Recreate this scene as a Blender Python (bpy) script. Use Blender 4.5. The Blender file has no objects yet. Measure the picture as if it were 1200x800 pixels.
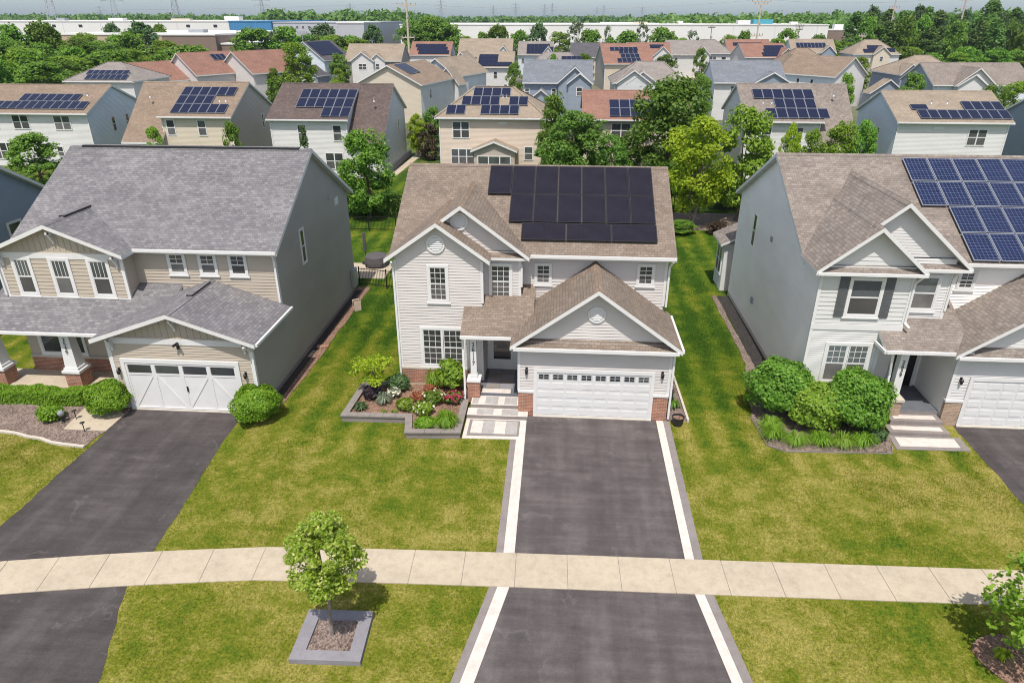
import bpy, math, random
import numpy as np
from mathutils import Vector
R = math.radians
random.seed(7)
S = bpy.context.scene
COL = S.collection

# ------------------------------------------------------------------ node helpers
def new_mat(name):
    m = bpy.data.materials.new(name); m.use_nodes = True
    nt = m.node_tree; nt.nodes.clear()
    out = nt.nodes.new('ShaderNodeOutputMaterial')
    b = nt.nodes.new('ShaderNodeBsdfPrincipled')
    nt.links.new(b.outputs[0], out.inputs[0])
    return m, nt, b, out
def N(nt, t, **kw):
    n = nt.nodes.new(t)
    for k, v in kw.items():
        if k in n.inputs.keys() if isinstance(k, str) else False: n.inputs[k].default_value = v
        else: setattr(n, k, v)
    return n
def L(nt, a, b): nt.links.new(a, b)
def rgba(c): return (c[0], c[1], c[2], 1.0)
def coord(nt, kind='Object', scale=(1, 1, 1)):
    tc = nt.nodes.new('ShaderNodeTexCoord')
    mp = nt.nodes.new('ShaderNodeMapping'); mp.inputs['Scale'].default_value = scale
    L(nt, tc.outputs[kind], mp.inputs[0]); return mp.outputs[0]
def noise(nt, vec, scale, detail=4, rough=.6):
    n = nt.nodes.new('ShaderNodeTexNoise'); n.inputs['Scale'].default_value = scale
    n.inputs['Detail'].default_value = detail; n.inputs['Roughness'].default_value = rough
    L(nt, vec, n.inputs['Vector']); return n.outputs['Fac']
def ramp(nt, fac, stops):
    r = nt.nodes.new('ShaderNodeValToRGB'); e = r.color_ramp.elements
    e[0].position, e[0].color = stops[0][0], rgba(stops[0][1])
    e[1].position, e[1].color = stops[-1][0], rgba(stops[-1][1])
    for p, c in stops[1:-1]:
        k = e.new(p); k.color = rgba(c)
    L(nt, fac, r.inputs[0]); return r.outputs[0]
def mix(nt, fac, a, b, mode='MIX'):
    m = nt.nodes.new('ShaderNodeMix'); m.data_type = 'RGBA'; m.blend_type = mode
    for s, v in ((m.inputs[0], fac), (m.inputs[6], a), (m.inputs[7], b)):
        if hasattr(v, 'is_output'): L(nt, v, s)
        elif isinstance(v, (int, float)): s.default_value = v
        else: s.default_value = rgba(v)
    return m.outputs[2]
def mth(nt, op, a, b=None):
    m = nt.nodes.new('ShaderNodeMath'); m.operation = op
    for s, v in ((m.inputs[0], a), (m.inputs[1], b)):
        if v is None: continue
        if hasattr(v, 'is_output'): L(nt, v, s)
        else: s.default_value = v
    return m.outputs[0]
def bump(nt, b, h, strength=.5, dist=.02):
    n = nt.nodes.new('ShaderNodeBump'); n.inputs['Strength'].default_value = strength
    n.inputs['Distance'].default_value = dist
    L(nt, h, n.inputs['Height']); L(nt, n.outputs[0], b.inputs['Normal'])
def sepxyz(nt, v):
    s = nt.nodes.new('ShaderNodeSeparateXYZ'); L(nt, v, s.inputs[0]); return s.outputs

# ------------------------------------------------------------------ materials
def m_plain(name, c, rough=.6, var=.12, scale=3., metal=0., spec=.4, kind='Object', bmp=0):
    m, nt, b, o = new_mat(name)
    v = coord(nt, kind)
    f = noise(nt, v, scale, 5)
    lo = tuple(x*(1-var) for x in c); hi = tuple(min(1, x*(1+var)) for x in c)
    L(nt, ramp(nt, f, [(.3, lo), (.7, hi)]), b.inputs['Base Color'])
    b.inputs['Roughness'].default_value = rough; b.inputs['Metallic'].default_value = metal
    b.inputs['Specular IOR Level'].default_value = spec
    if bmp: bump(nt, b, noise(nt, v, scale*8, 3), bmp, .02)
    return m
def m_shingle(name, a, b_, c, rowh=.145, bw=.31):
    m, nt, b, o = new_mat(name)
    uv = coord(nt, 'UV')
    def brick(w, off, c1, c2, mort):
        n = nt.nodes.new('ShaderNodeTexBrick')
        n.inputs['Scale'].default_value = 1; n.inputs['Brick Width'].default_value = w
        n.inputs['Row Height'].default_value = rowh; n.inputs['Mortar Size'].default_value = mort
        n.inputs['Mortar Smooth'].default_value = .3; n.inputs['Bias'].default_value = 0
        n.offset = off; n.inputs['Color1'].default_value = rgba(c1); n.inputs['Color2'].default_value = rgba(c2)
        n.inputs['Mortar'].default_value = rgba(tuple(x*.6 for x in c1))
        L(nt, uv, n.inputs['Vector']); return n
    k1 = brick(bw, .5, a, b_, .008)
    k2 = brick(bw*.61, .37, (0, 0, 0), (1, 1, 1), 0)
    f2 = mth(nt, 'MULTIPLY', ramp(nt, k2.outputs['Color'], [(.40, (0, 0, 0)), (1, (1, 1, 1))]), .55)
    col = mix(nt, f2, k1.outputs['Color'], c)
    ns = noise(nt, coord(nt, 'UV', (.35, .8, 1)), 1.0, 5)
    col = mix(nt, 1.0, col, ramp(nt, ns, [(.3, (.84, .84, .84)), (.7, (1.12, 1.11, 1.10))]), 'MULTIPLY')
    gr = noise(nt, uv, 55, 2)
    col = mix(nt, 1.0, col, ramp(nt, gr, [(.3, (.82, .82, .82)), (.7, (1.16, 1.16, 1.16))]), 'MULTIPLY')
    L(nt, col, b.inputs['Base Color']); b.inputs['Roughness'].default_value = .92
    b.inputs['Specular IOR Level'].default_value = .2
    y = sepxyz(nt, uv)[1]
    saw = mth(nt, 'SUBTRACT', 1.0, mth(nt, 'FRACT', mth(nt, 'DIVIDE', y, rowh)))
    h = mth(nt, 'ADD', saw, mth(nt, 'MULTIPLY', gr, .5))
    bump(nt, b, h, .6, .012)
    return m
def m_siding(name, c, lap=.13, bstr=.8):
    m, nt, b, o = new_mat(name)
    uv = coord(nt, 'UV'); y = sepxyz(nt, uv)[1]
    saw = mth(nt, 'SUBTRACT', 1.0, mth(nt, 'FRACT', mth(nt, 'DIVIDE', y, lap)))
    ns = noise(nt, coord(nt, 'UV', (.25, .6, 1)), 1.6, 5)
    lo = tuple(x*.93 for x in c); hi = tuple(min(.95, x*1.05) for x in c)
    L(nt, ramp(nt, ns, [(.3, lo), (.7, hi)]), b.inputs['Base Color'])
    b.inputs['Roughness'].default_value = .5; b.inputs['Specular IOR Level'].default_value = .35
    if bstr: bump(nt, b, saw, bstr, .02)
    return m
def m_brick(name, a, b_, mortar):
    m, nt, b, o = new_mat(name)
    uv = coord(nt, 'UV')
    n = nt.nodes.new('ShaderNodeTexBrick'); n.inputs['Scale'].default_value = 1
    n.inputs['Brick Width'].default_value = .21; n.inputs['Row Height'].default_value = .072
    n.inputs['Mortar Size'].default_value = .008; n.inputs['Bias'].default_value = 0
    n.inputs['Color1'].default_value = rgba(a); n.inputs['Color2'].default_value = rgba(b_); n.inputs['Mortar'].default_value = rgba(mortar)
    L(nt, uv, n.inputs['Vector'])
    ns = noise(nt, uv, 3, 5)
    col = mix(nt, 1.0, n.outputs['Color'], ramp(nt, ns, [(.3, (.75, .75, .75)), (.7, (1.2, 1.15, 1.1))]), 'MULTIPLY')
    L(nt, col, b.inputs['Base Color']); b.inputs['Roughness'].default_value = .85
    bump(nt, b, mth(nt, 'SUBTRACT', 1.0, n.outputs['Fac']), .6, .01)
    return m
def m_panel(name, cell, line, line_w, size=.165, rough=.18, busbar=False):
    m, nt, b, o = new_mat(name)
    uv = coord(nt, 'UV'); s = sepxyz(nt, uv)
    def cellf(v):
        f = mth(nt, 'FRACT', mth(nt, 'DIVIDE', v, size))
        return mth(nt, 'ABSOLUTE', mth(nt, 'SUBTRACT', f, .5))
    mx = mth(nt, 'MAXIMUM', cellf(s[0]), cellf(s[1]))
    sm = mth(nt, 'ADD', cellf(s[0]), cellf(s[1]))
    g1 = mth(nt, 'GREATER_THAN', mx, .5-line_w)
    g2 = mth(nt, 'GREATER_THAN', sm, .90)
    fac = mth(nt, 'MAXIMUM', g1, g2) if busbar else g1
    ns = noise(nt, coord(nt, 'Object'), 1.3, 3)
    cc = ramp(nt, ns, [(.3, tuple(x*.8 for x in cell)), (.7, tuple(x*1.25 for x in cell))])
    L(nt, mix(nt, fac, cc, line), b.inputs['Base Color'])
    b.inputs['Roughness'].default_value = rough; b.inputs['Specular IOR Level'].default_value = .16
    return m
def m_glass(name, c=(.028, .031, .033), rough=.06):
    m, nt, b, o = new_mat(name)
    oi = nt.nodes.new('ShaderNodeObjectInfo')
    v = coord(nt, 'Object')
    ns = noise(nt, v, .9, 3)
    f = mth(nt, 'MULTIPLY', ns, oi.outputs['Random'])
    L(nt, ramp(nt, f, [(.1, c), (.55, tuple(x*3.2+.01 for x in c))]), b.inputs['Base Color'])
    b.inputs['Roughness'].default_value = rough; b.inputs['Specular IOR Level'].default_value = .6
    return m
def m_leaf(name, c1, c2, c3=None, trans=.35, objvar=.25, rough=.55):
    m, nt, b, o = new_mat(name)
    g = nt.nodes.new('ShaderNodeNewGeometry'); oi = nt.nodes.new('ShaderNodeObjectInfo')
    rnd = g.outputs['Random Per Island']
    col = ramp(nt, rnd, [(0, c1), (.75, c2), (1, c3 or c2)])
    hs = nt.nodes.new('ShaderNodeHueSaturation')
    L(nt, col, hs.inputs['Color'])
    L(nt, mth(nt, 'ADD', mth(nt, 'MULTIPLY', oi.outputs['Random'], .03*objvar/.25), .5-.015*objvar/.25), hs.inputs['Hue'])
    L(nt, mth(nt, 'ADD', mth(nt, 'MULTIPLY', oi.outputs['Random'], 2*objvar), 1-objvar), hs.inputs['Value'])
    L(nt, hs.outputs[0], b.inputs['Base Color']); b.inputs['Roughness'].default_value = rough
    b.inputs['Specular IOR Level'].default_value = .3
    t = nt.nodes.new('ShaderNodeBsdfTranslucent')
    tc = mix(nt, 1.0, hs.outputs[0], (1.5, 1.6, .6), 'MULTIPLY')
    L(nt, tc, t.inputs[0])
    ms = nt.nodes.new('ShaderNodeMixShader'); ms.inputs[0].default_value = trans
    L(nt, b.outputs[0], ms.inputs[1]); L(nt, t.outputs[0], ms.inputs[2]); L(nt, ms.outputs[0], o.inputs[0])
    return m
def lawn_colour(nt):
    v = coord(nt, 'Object')
    geo = nt.nodes.new('ShaderNodeNewGeometry')
    v = geo.outputs['Position']
    sx = nt.nodes.new('ShaderNodeVectorMath'); sx.operation = 'MULTIPLY'; L(nt, v, sx.inputs[0]); sx.inputs[1].default_value = (1, 1, 0); v = sx.outputs[0]
    s = sepxyz(nt, v)
    big = noise(nt, v, .22, 4, .6); mid = noise(nt, v, 1.3, 5, .65); fine = noise(nt, v, 5.5, 6, .75)
    # straw near the street, richer green further back
    yy = mth(nt, 'MULTIPLY', mth(nt, 'SUBTRACT', 27.0, s[1]), .022)
    yy = nt_clamp(nt, yy, -.16, .11)
    f = mth(nt, 'ADD', mth(nt, 'ADD', mth(nt, 'MULTIPLY', big, .80), mth(nt, 'MULTIPLY', mid, .75)), mth(nt, 'ADD', yy, -.225))
    # mowing bands running up the side yards
    w = nt.nodes.new('ShaderNodeTexNoise'); w.inputs['Scale'].default_value = .35; L(nt, v, w.inputs['Vector'])
    ph = mth(nt, 'ADD', mth(nt, 'MULTIPLY', s[0], 4.6), mth(nt, 'MULTIPLY', w.outputs['Fac'], 3.0))
    band = mth(nt, 'MULTIPLY', mth(nt, 'SINE', ph), nt_clamp(nt, mth(nt, 'MULTIPLY', mth(nt, 'SUBTRACT', s[1], 20.5), .03), .008, .095))
    f = mth(nt, 'ADD', f, band)
    f = mth(nt, 'ADD', f, mth(nt, 'MULTIPLY', mth(nt, 'SUBTRACT', fine, .5), .62))
    col = ramp(nt, f, [(.28, LAWN[0]), (.46, LAWN[1]), (.62, LAWN[2]), (.82, LAWN[3])])
    return col, fine, v
def nt_clamp(nt, v, lo, hi):
    c = nt.nodes.new('ShaderNodeClamp'); L(nt, v, c.inputs[0]); c.inputs[1].default_value = lo; c.inputs[2].default_value = hi
    return c.outputs[0]
LAWN = [(.030, .070, .005), (.074, .122, .009), (.140, .156, .016), (.270, .240, .066)]
def m_lawn(name):
    m, nt, b, o = new_mat(name)
    col, fine, v = lawn_colour(nt)
    f2 = noise(nt, v, 40, 3, .7); f3 = noise(nt, v, 13, 3, .6)
    col = mix(nt, 1.0, col, ramp(nt, f3, [(.28, (.56, .58, .5)), (.72, (1.42, 1.40, 1.45))]), 'MULTIPLY')
    col = mix(nt, 1.0, col, ramp(nt, f2, [(.25, (.52, .52, .46)), (.75, (1.38, 1.38, 1.3))]), 'MULTIPLY')
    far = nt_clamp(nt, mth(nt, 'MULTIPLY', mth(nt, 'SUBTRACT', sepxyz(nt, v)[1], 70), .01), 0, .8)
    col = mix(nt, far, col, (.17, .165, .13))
    L(nt, col, b.inputs['Base Color']); b.inputs['Roughness'].default_value = .9; b.inputs['Specular IOR Level'].default_value = .1
    bump(nt, b, mth(nt, 'ADD', fine, f2), .5, .05)
    return m
def m_blade(name):
    m, nt, b, o = new_mat(name)
    col, fine, v = lawn_colour(nt)
    g = nt.nodes.new('ShaderNodeNewGeometry')
    col = mix(nt, 1.0, col, ramp(nt, g.outputs['Random Per Island'], [(0, (.55, .6, .5)), (1, (1.5, 1.42, 1.5))]), 'MULTIPLY')
    L(nt, col, b.inputs['Base Color']); b.inputs['Roughness'].default_value = .7; b.inputs['Specular IOR Level'].default_value = .15
    t = nt.nodes.new('ShaderNodeBsdfTranslucent'); L(nt, col, t.inputs[0])
    ms = nt.nodes.new('ShaderNodeMixShader'); ms.inputs[0].default_value = .3
    L(nt, b.outputs[0], ms.inputs[1]); L(nt, t.outputs[0], ms.inputs[2]); L(nt, ms.outputs[0], o.inputs[0])
    return m
def m_asphalt(name, q):
    m, nt, b, o = new_mat(name)
    v = coord(nt, 'Object')
    a = noise(nt, v, .8, 6, .7); st = noise(nt, coord(nt, 'Object', (.35, 2.6, 1)), 1.3, 6, .65)
    wheel = noise(nt, coord(nt, 'Object', (1.6, .14, 1)), .9, 3); g = noise(nt, v, 34, 4, .85)
    f = mth(nt, 'ADD', mth(nt, 'ADD', mth(nt, 'MULTIPLY', a, .45), mth(nt, 'MULTIPLY', st, .3)), mth(nt, 'MULTIPLY', wheel, .3))
    col = ramp(nt, f, [(.40, (.058*q, .050*q, .050*q)), (.52, (.084*q, .073*q, .072*q)), (.66, (.130*q, .115*q, .112*q))])
    # thin pale scuffs with wandering outlines
    vor = nt.nodes.new('ShaderNodeTexVoronoi'); vor.feature = 'DISTANCE_TO_EDGE'; vor.inputs['Scale'].default_value = .55
    wv = nt.nodes.new('ShaderNodeTexNoise'); wv.inputs['Scale'].default_value = 1.5; wv.inputs['Detail'].default_value = 4
    L(nt, v, wv.inputs['Vector'])
    va = nt.nodes.new('ShaderNodeVectorMath'); va.operation = 'MULTIPLY_ADD'
    L(nt, wv.outputs['Color'], va.inputs[0]); va.inputs[1].default_value = (1.6, 1.6, 0); L(nt, v, va.inputs[2])
    L(nt, va.outputs[0], vor.inputs['Vector'])
    crack = ramp(nt, vor.outputs['Distance'], [(.0, (1, 1, 1)), (.03, (0, 0, 0))])
    gate = mth(nt, 'GREATER_THAN', noise(nt, v, .5, 2), .57)
    col = mix(nt, mth(nt, 'MULTIPLY', mth(nt, 'MULTIPLY', crack, gate), .14), col, (.26, .245, .23))
    col = mix(nt, 1.0, col, ramp(nt, g, [(.28, (.66, .66, .66)), (.72, (1.4, 1.4, 1.4))]), 'MULTIPLY')
    L(nt, col, b.inputs['Base Color']); b.inputs['Roughness'].default_value = .85; b.inputs['Specular IOR Level'].default_value = .25
    bump(nt, b, g, .3, .01)
    return m
def m_concrete(name, c, var=.10):
    m, nt, b, o = new_mat(name)
    v = coord(nt, 'Object')
    a = noise(nt, v, .7, 5, .6); g = noise(nt, v, 22, 4, .7); st = noise(nt, v, 3.3, 5, .7)
    col = ramp(nt, a, [(.3, tuple(x*(1-var) for x in c)), (.7, tuple(x*(1+var*.6) for x in c))])
    col = mix(nt, 1.0, col, ramp(nt, st, [(.32, (.86, .85, .83)), (.55, (1, 1, 1))]), 'MULTIPLY')
    col = mix(nt, 1.0, col, ramp(nt, g, [(.25, (.9, .9, .9)), (.75, (1.08, 1.08, 1.08))]), 'MULTIPLY')
    L(nt, col, b.inputs['Base Color']); b.inputs['Roughness'].default_value = .85; b.inputs['Specular IOR Level'].default_value = .2
    bump(nt, b, g, .2, .008)
    return m
def m_mulch(name, lo, mid, hi):
    m, nt, b, o = new_mat(name)
    v = coord(nt, 'Object')
    vo = nt.nodes.new('ShaderNodeTexVoronoi'); vo.inputs['Scale'].default_value = 26; L(nt, coord(nt, 'Object', (1, .55, 1)), vo.inputs['Vector'])
    a = noise(nt, v, 1.4, 5)
    f = mth(nt, 'ADD', mth(nt, 'MULTIPLY', sepxyz(nt, vo.outputs['Color'])[0], .5), mth(nt, 'MULTIPLY', a, .5))
    L(nt, ramp(nt, f, [(.2, lo), (.5, mid), (.8, hi)]), b.inputs['Base Color']); b.inputs['Roughness'].default_value = .95
    bump(nt, b, vo.outputs['Distance'], .8, .04)
    return m

M = {}
M['roof_brown'] = m_shingle('roof_brown', (.185, .146, .116), (.240, .196, .162), (.140, .114, .096), bw=.24)
M['roof_grey'] = m_shingle('roof_grey', (.150, .146, .156), (.225, .216, .222), (.116, .116, .128), bw=.25)
M['roof_mauve'] = m_shingle('roof_mauve', (.198, .168, .146), (.268, .234, .206), (.140, .118, .110), bw=.25)
M['roof_tan'] = m_shingle('roof_tan', (.215, .160, .120), (.270, .210, .160), (.175, .130, .100))
M['roof_sand'] = m_shingle('roof_sand', (.265, .215, .165), (.310, .260, .205), (.205, .165, .130))
M['roof_dark'] = m_shingle('roof_dark', (.100, .076, .070), (.140, .108, .098), (.075, .058, .055))
M['roof_red'] = m_shingle('roof_red', (.235, .128, .098), (.285, .162, .125), (.190, .104, .080))
M['roof_blue'] = m_shingle('roof_blue', (.155, .170, .195), (.200, .215, .240), (.120, .132, .155))
M['roof_slate'] = m_shingle('roof_slate', (.085, .082, .092), (.115, .112, .122), (.068, .066, .075))
M['roof_pale'] = m_shingle('roof_pale', (.225, .200, .185), (.275, .250, .232), (.180, .158, .146))
SC = dict(cream=(.56, .525, .508), peach=(.60,.50,.41), tan=(.43, .372, .305), khaki=(.33, .305, .275), white=(.60, .59, .58), shade_lift=(.86, .815, .765), lightgrey=(.57, .57, .555), grey=(.30, .31, .32),
          blue=(.30, .37, .43), slate=(.235, .275, .33), beige=(.56, .49, .39), sage=(.42, .44, .40), dove=(.54, .55, .555), taupe=(.42, .365, .32), olive=(.27,.255,.225), sky=(.60,.655,.70))
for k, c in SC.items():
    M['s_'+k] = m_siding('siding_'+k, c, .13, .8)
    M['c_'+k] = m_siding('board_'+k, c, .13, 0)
M['white'] = m_plain('white_trim', (.64, .635, .63), .45, .04, 2)
M['soffit'] = m_plain('soffit', (.50, .505, .51), .6, .04, 2)
M['brick'] = m_brick('red_brick', (.27, .098, .056), (.36, .150, .090), (.40, .35, .30))
M['brick_tan'] = m_brick('tan_brick', (.30, .19, .13), (.38, .26, .19), (.42, .38, .33))
M['glass'] = m_glass('window_glass')
M['glass_pale'] = m_glass('blind_glass', (.085, .095, .10), .12)
M['screen'] = m_glass('insect_screen', (.055, .053, .052), .45)
M['panel_black'] = m_panel('panel_black', (.018, .016, .024), (.026, .024, .034), .02, rough=.22)
M['panel_blue'] = m_panel('panel_blue', (.010, .017, .055), (.20, .23, .32), .020, rough=.35, busbar=True)
M['panel_navy'] = m_panel('panel_navy', (.012, .015, .036), (.035, .042, .08), .03, rough=.3)
M['pframe_black'] = m_plain('panel_edge_black', (.02, .02, .022), .4)
M['pframe_silver'] = m_plain('panel_edge_silver', (.25, .265, .30), .45, .05, 2, .2)
M['asphalt'] = m_asphalt('asphalt', 1.0); M['asphalt_dark'] = m_asphalt('asphalt_dark', .72)
M['concrete'] = m_concrete('concrete', (.45, .385, .295))
M['concrete_pale'] = m_concrete('concrete_pale', (.52, .475, .41), .06)
M['paver_white'] = m_concrete('paver_white', (.58, .53, .49), .05)
M['paver_grey'] = m_concrete('paver_grey', (.36, .345, .335), .08)
M['paver_dark'] = m_concrete('paver_dark', (.23, .205, .195), .1)
M['tile_dark'] = m_concrete('tile_dark', (.13, .14, .16), .1)
M['stone'] = m_concrete('stone_block', (.235, .208, .195), .12)
M['stone_slate'] = m_concrete('slate_block', (.235, .225, .245), .08)
M['mulch_brown'] = m_mulch('mulch_brown', (.10, .055, .036), (.22, .128, .088), (.32, .205, .145))
M['mulch_grey'] = m_mulch('mulch_grey', (.07, .048, .040), (.19, .140, .115), (.30, .235, .20))
M['mulch_shade'] = m_mulch('mulch_shade', (.012, .011, .012), (.028, .024, .023), (.06, .05, .045))
M['lawn'] = m_lawn('lawn'); M['blade'] = m_blade('grass_blade')
M['bark'] = m_plain('bark', (.16, .115, .085), .9, .35, 8, bmp=.5)
M['bark_grey'] = m_plain('bark_grey', (.23, .19, .165), .9, .3, 8, bmp=.5)
M['black'] = m_plain('black_metal', (.014, .014, .015), .45, .2, 4)
M['black_plastic'] = m_plain('black_plastic', (.022, .022, .024), .5, .2, 3)
M['steel'] = m_plain('steel', (.40, .41, .42), .5, .1, 2, .5)
M['rust'] = m_plain('painted_steel_red', (.46, .36, .34), .7, .1, 2)
M['lattice'] = m_plain('galvanised_steel', (.30, .32, .35), .6, .1, 2)
M['wood_pole'] = m_plain('pole_wood', (.47, .40, .31), .85, .15, 2)
M['door_dark'] = m_plain('dark_door', (.018, .016, .018), .35, .2, 2)
M['door_red'] = m_plain('red_door', (.22, .03, .025), .4, .2, 2)
M['shutter'] = m_plain('shutter_grey', (.095, .10, .105), .6, .1, 4)
M['white_wall'] = m_plain('warehouse_white', (.66, .645, .62), .7, .05, .05)
M['blue_wall'] = m_plain('warehouse_blue', (.05, .19, .38), .6, .12, .06)
M['teal'] = m_plain('teal_sheet', (.06, .28, .36), .6, .1, .1)
M['tan_wall'] = m_plain('warehouse_tan', (.42, .33, .23), .8, .08, .1)
M['brown_wall'] = m_plain('warehouse_brown', (.20, .145, .115), .8, .1, .1)
M['grey_wall'] = m_plain('warehouse_grey', (.40, .41, .44), .7, .06, .1)
M['flat_roof'] = m_plain('membrane_roof', (.70, .69, .67), .8, .06, .05)
M['car_white'] = m_plain('car_paint_white', (.75, .75, .75), .25, .02, 2, 0, .6)
M['car_dark'] = m_plain('car_paint_dark', (.03, .035, .05), .25, .05, 2, 0, .6)
M['rubber'] = m_plain('rubber', (.015, .015, .015), .8)
M['fabric_grey'] = m_plain('cover_grey', (.085, .075, .08), .85, .1, 5)
M['hose'] = m_plain('beige_plastic', (.50, .40, .33), .55, .1, 4)
M['lf_mid'] = m_leaf('leaf_mid', (.080, .165, .018), (.150, .265, .032), (.215, .330, .055))
M['lf_dark'] = m_leaf('leaf_dark', (.068, .148, .020), (.130, .235, .034), (.18, .29, .05))
M['lf_light'] = m_leaf('leaf_light', (.130, .225, .020), (.215, .330, .034), (.28, .38, .06))
M['lf_lime'] = m_leaf('leaf_lime', (.190, .290, .016), (.330, .440, .026), (.46, .53, .05), .4, .08)
M['lf_street'] = m_leaf('leaf_street', (.150, .235, .018), (.30, .38, .045), (.58, .58, .24), .42, .05)
M['lf_blue'] = m_leaf('leaf_bluish', (.058, .115, .038), (.10, .168, .062), (.14, .20, .085))
M['lf_far'] = m_leaf('leaf_far', (.072, .140, .028), (.115, .200, .042), (.155, .245, .06), .3)
M['lf_box'] = m_leaf('leaf_hedge', (.095, .200, .010), (.165, .300, .018), (.25, .38, .04), .3, .05)
M['lf_purple'] = m_leaf('leaf_purple', (.018, .012, .018), (.035, .022, .03), (.06, .04, .05), .15, .05)
M['lf_silver'] = m_leaf('leaf_pale', (.12, .16, .10), (.20, .24, .17), (.30, .32, .26), .3, .05)
M['fl_red'] = m_leaf('petal_crimson', (.22, .012, .03), (.36, .03, .07), (.45, .10, .14), .25, .05)
M['fl_coral'] = m_leaf('petal_coral', (.26, .075, .035), (.36, .12, .07), (.16, .16, .05), .25, .05)
M['fl_white'] = m_leaf('petal_white', (.65, .60, .55), (.75, .70, .62), (.80, .76, .70), .25, .03)
M['lf_burg'] = m_leaf('leaf_burgundy', (.045, .03, .02), (.075, .05, .032), (.10, .075, .045), .25, .1)

# ------------------------------------------------------------------ objects
def tag(o, label=None, cat=None, group=None, kind=None):
    if label: o['label'] = label
    if cat: o['category'] = cat
    if group: o['group'] = group
    if kind: o['kind'] = kind
    return o
def empty(name, loc=(0, 0, 0), rz=0., label=None, cat=None, group=None):
    o = bpy.data.objects.new(name, None); COL.objects.link(o); o.empty_display_size = .2
    o.location = loc; o.rotation_euler = (0, 0, rz)
    return tag(o, label, cat, group)
def copy_tree(o, parent=None):
    c = o.copy(); COL.objects.link(c); c.parent = parent
    for ch in o.children: copy_tree(ch, c)
    return c

class MB:
    """collects polygons (with one material key each) and links them as one mesh object"""
    def __init__(s): s.v = []; s.f = []; s.m = []; s.keys = []
    def mi(s, k):
        if k not in s.keys: s.keys.append(k)
        return s.keys.index(k)
    def poly(s, pts, k):
        i = len(s.v); s.v += [tuple(map(float, p)) for p in pts]
        s.f.append(tuple(range(i, i+len(pts)))); s.m.append(s.mi(k))
    def box(s, x0, x1, y0, y1, z0, z1, k, top=None):
        a = [(x0, y0), (x1, y0), (x1, y1), (x0, y1)]; s.prism(a, z0, z1, k, top)
    def prism(s, a, z0, z1, k, top=None):
        ar = sum(a[i][0]*a[(i+1) % len(a)][1]-a[(i+1) % len(a)][0]*a[i][1] for i in range(len(a)))
        if ar < 0: a = a[::-1]
        n = len(a)
        s.poly([(x, y, z1) for x, y in a], top or k); s.poly([(x, y, z0) for x, y in a[::-1]], k)
        for i in range(n):
            p, q = a[i], a[(i+1) % n]
            s.poly([(p[0], p[1], z0), (q[0], q[1], z0), (q[0], q[1], z1), (p[0], p[1], z1)], k)
    def slab(s, top, dz, kt, ks, kb=None):
        """a sloped sheet of real thickness: polygon `top`, its copy dz below, and the rim between"""
        top = [Vector(p) for p in top]
        n = (top[1]-top[0]).cross(top[2]-top[0])
        if n.z < 0: top = top[::-1]
        bot = [p-Vector((0, 0, dz)) for p in top]
        s.poly(top, kt); s.poly(bot[::-1], kb or ks)
        for i in range(len(top)):
            j = (i+1) % len(top); s.poly([bot[i], bot[j], top[j], top[i]], ks)
    def bar(s, p, q, w, h, k, up=(0, 0, 1)):
        p, q = Vector(p), Vector(q); d = (q-p).normalized(); u = Vector(up)
        sd = d.cross(u)
        if sd.length < 1e-4: sd = d.cross(Vector((1, 0, 0)))
        sd.normalize(); u = sd.cross(d).normalized()
        c = [p+sd*a*w/2+u*b*h/2 for a, b in ((-1, -1), (1, -1), (1, 1), (-1, 1))]
        e = [x+(q-p) for x in c]
        s.poly(c, k); s.poly(e[::-1], k)
        for i in range(4):
            j = (i+1) % 4; s.poly([c[j], c[i], e[i], e[j]], k)
    def tube(s, pts, rad, k, n=8, cap=True):
        pts = [Vector(p) for p in pts]
        if not hasattr(rad, '__len__'): rad = [rad]*len(pts)
        rings = []
        for i, p in enumerate(pts):
            d = (pts[min(i+1, len(pts)-1)]-pts[max(i-1, 0)]).normalized()
            a = d.cross(Vector((0, 0, 1)))
            if a.length < .05: a = d.cross(Vector((1, 0, 0)))
            a.normalize(); b = d.cross(a).normalized()
            rings.append([p+(a*math.cos(t)+b*math.sin(t))*rad[i] for t in [2*math.pi*j/n for j in range(n)]])
        for r0, r1 in zip(rings, rings[1:]):
            for j in range(n):
                l = (j+1) % n; s.poly([r0[l], r0[j], r1[j], r1[l]], k)
        if cap: s.poly(rings[0], k); s.poly(rings[-1][::-1], k)
    def lathe(s, prof, c, k, n=16):
        rs = [[(c[0]+r*math.cos(2*math.pi*j/n), c[1]+r*math.sin(2*math.pi*j/n), c[2]+z) for j in range(n)] for r, z in prof]
        for a, b in zip(rs, rs[1:]):
            for j in range(n):
                l = (j+1) % n; s.poly([a[j], a[l], b[l], b[j]], k)
    def build(s, name, parent=None, smooth=False):
        me = bpy.data.meshes.new(name); me.from_pydata(s.v, [], s.f); me.update()
        for k in s.keys: me.materials.append(M[k])
        me.polygons.foreach_set('material_index', s.m)
        auto_uv(me)
        if smooth: me.polygons.foreach_set('use_smooth', [True]*len(me.polygons))
        o = bpy.data.objects.new(name, me); COL.objects.link(o); o.parent = parent
        return o
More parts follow.
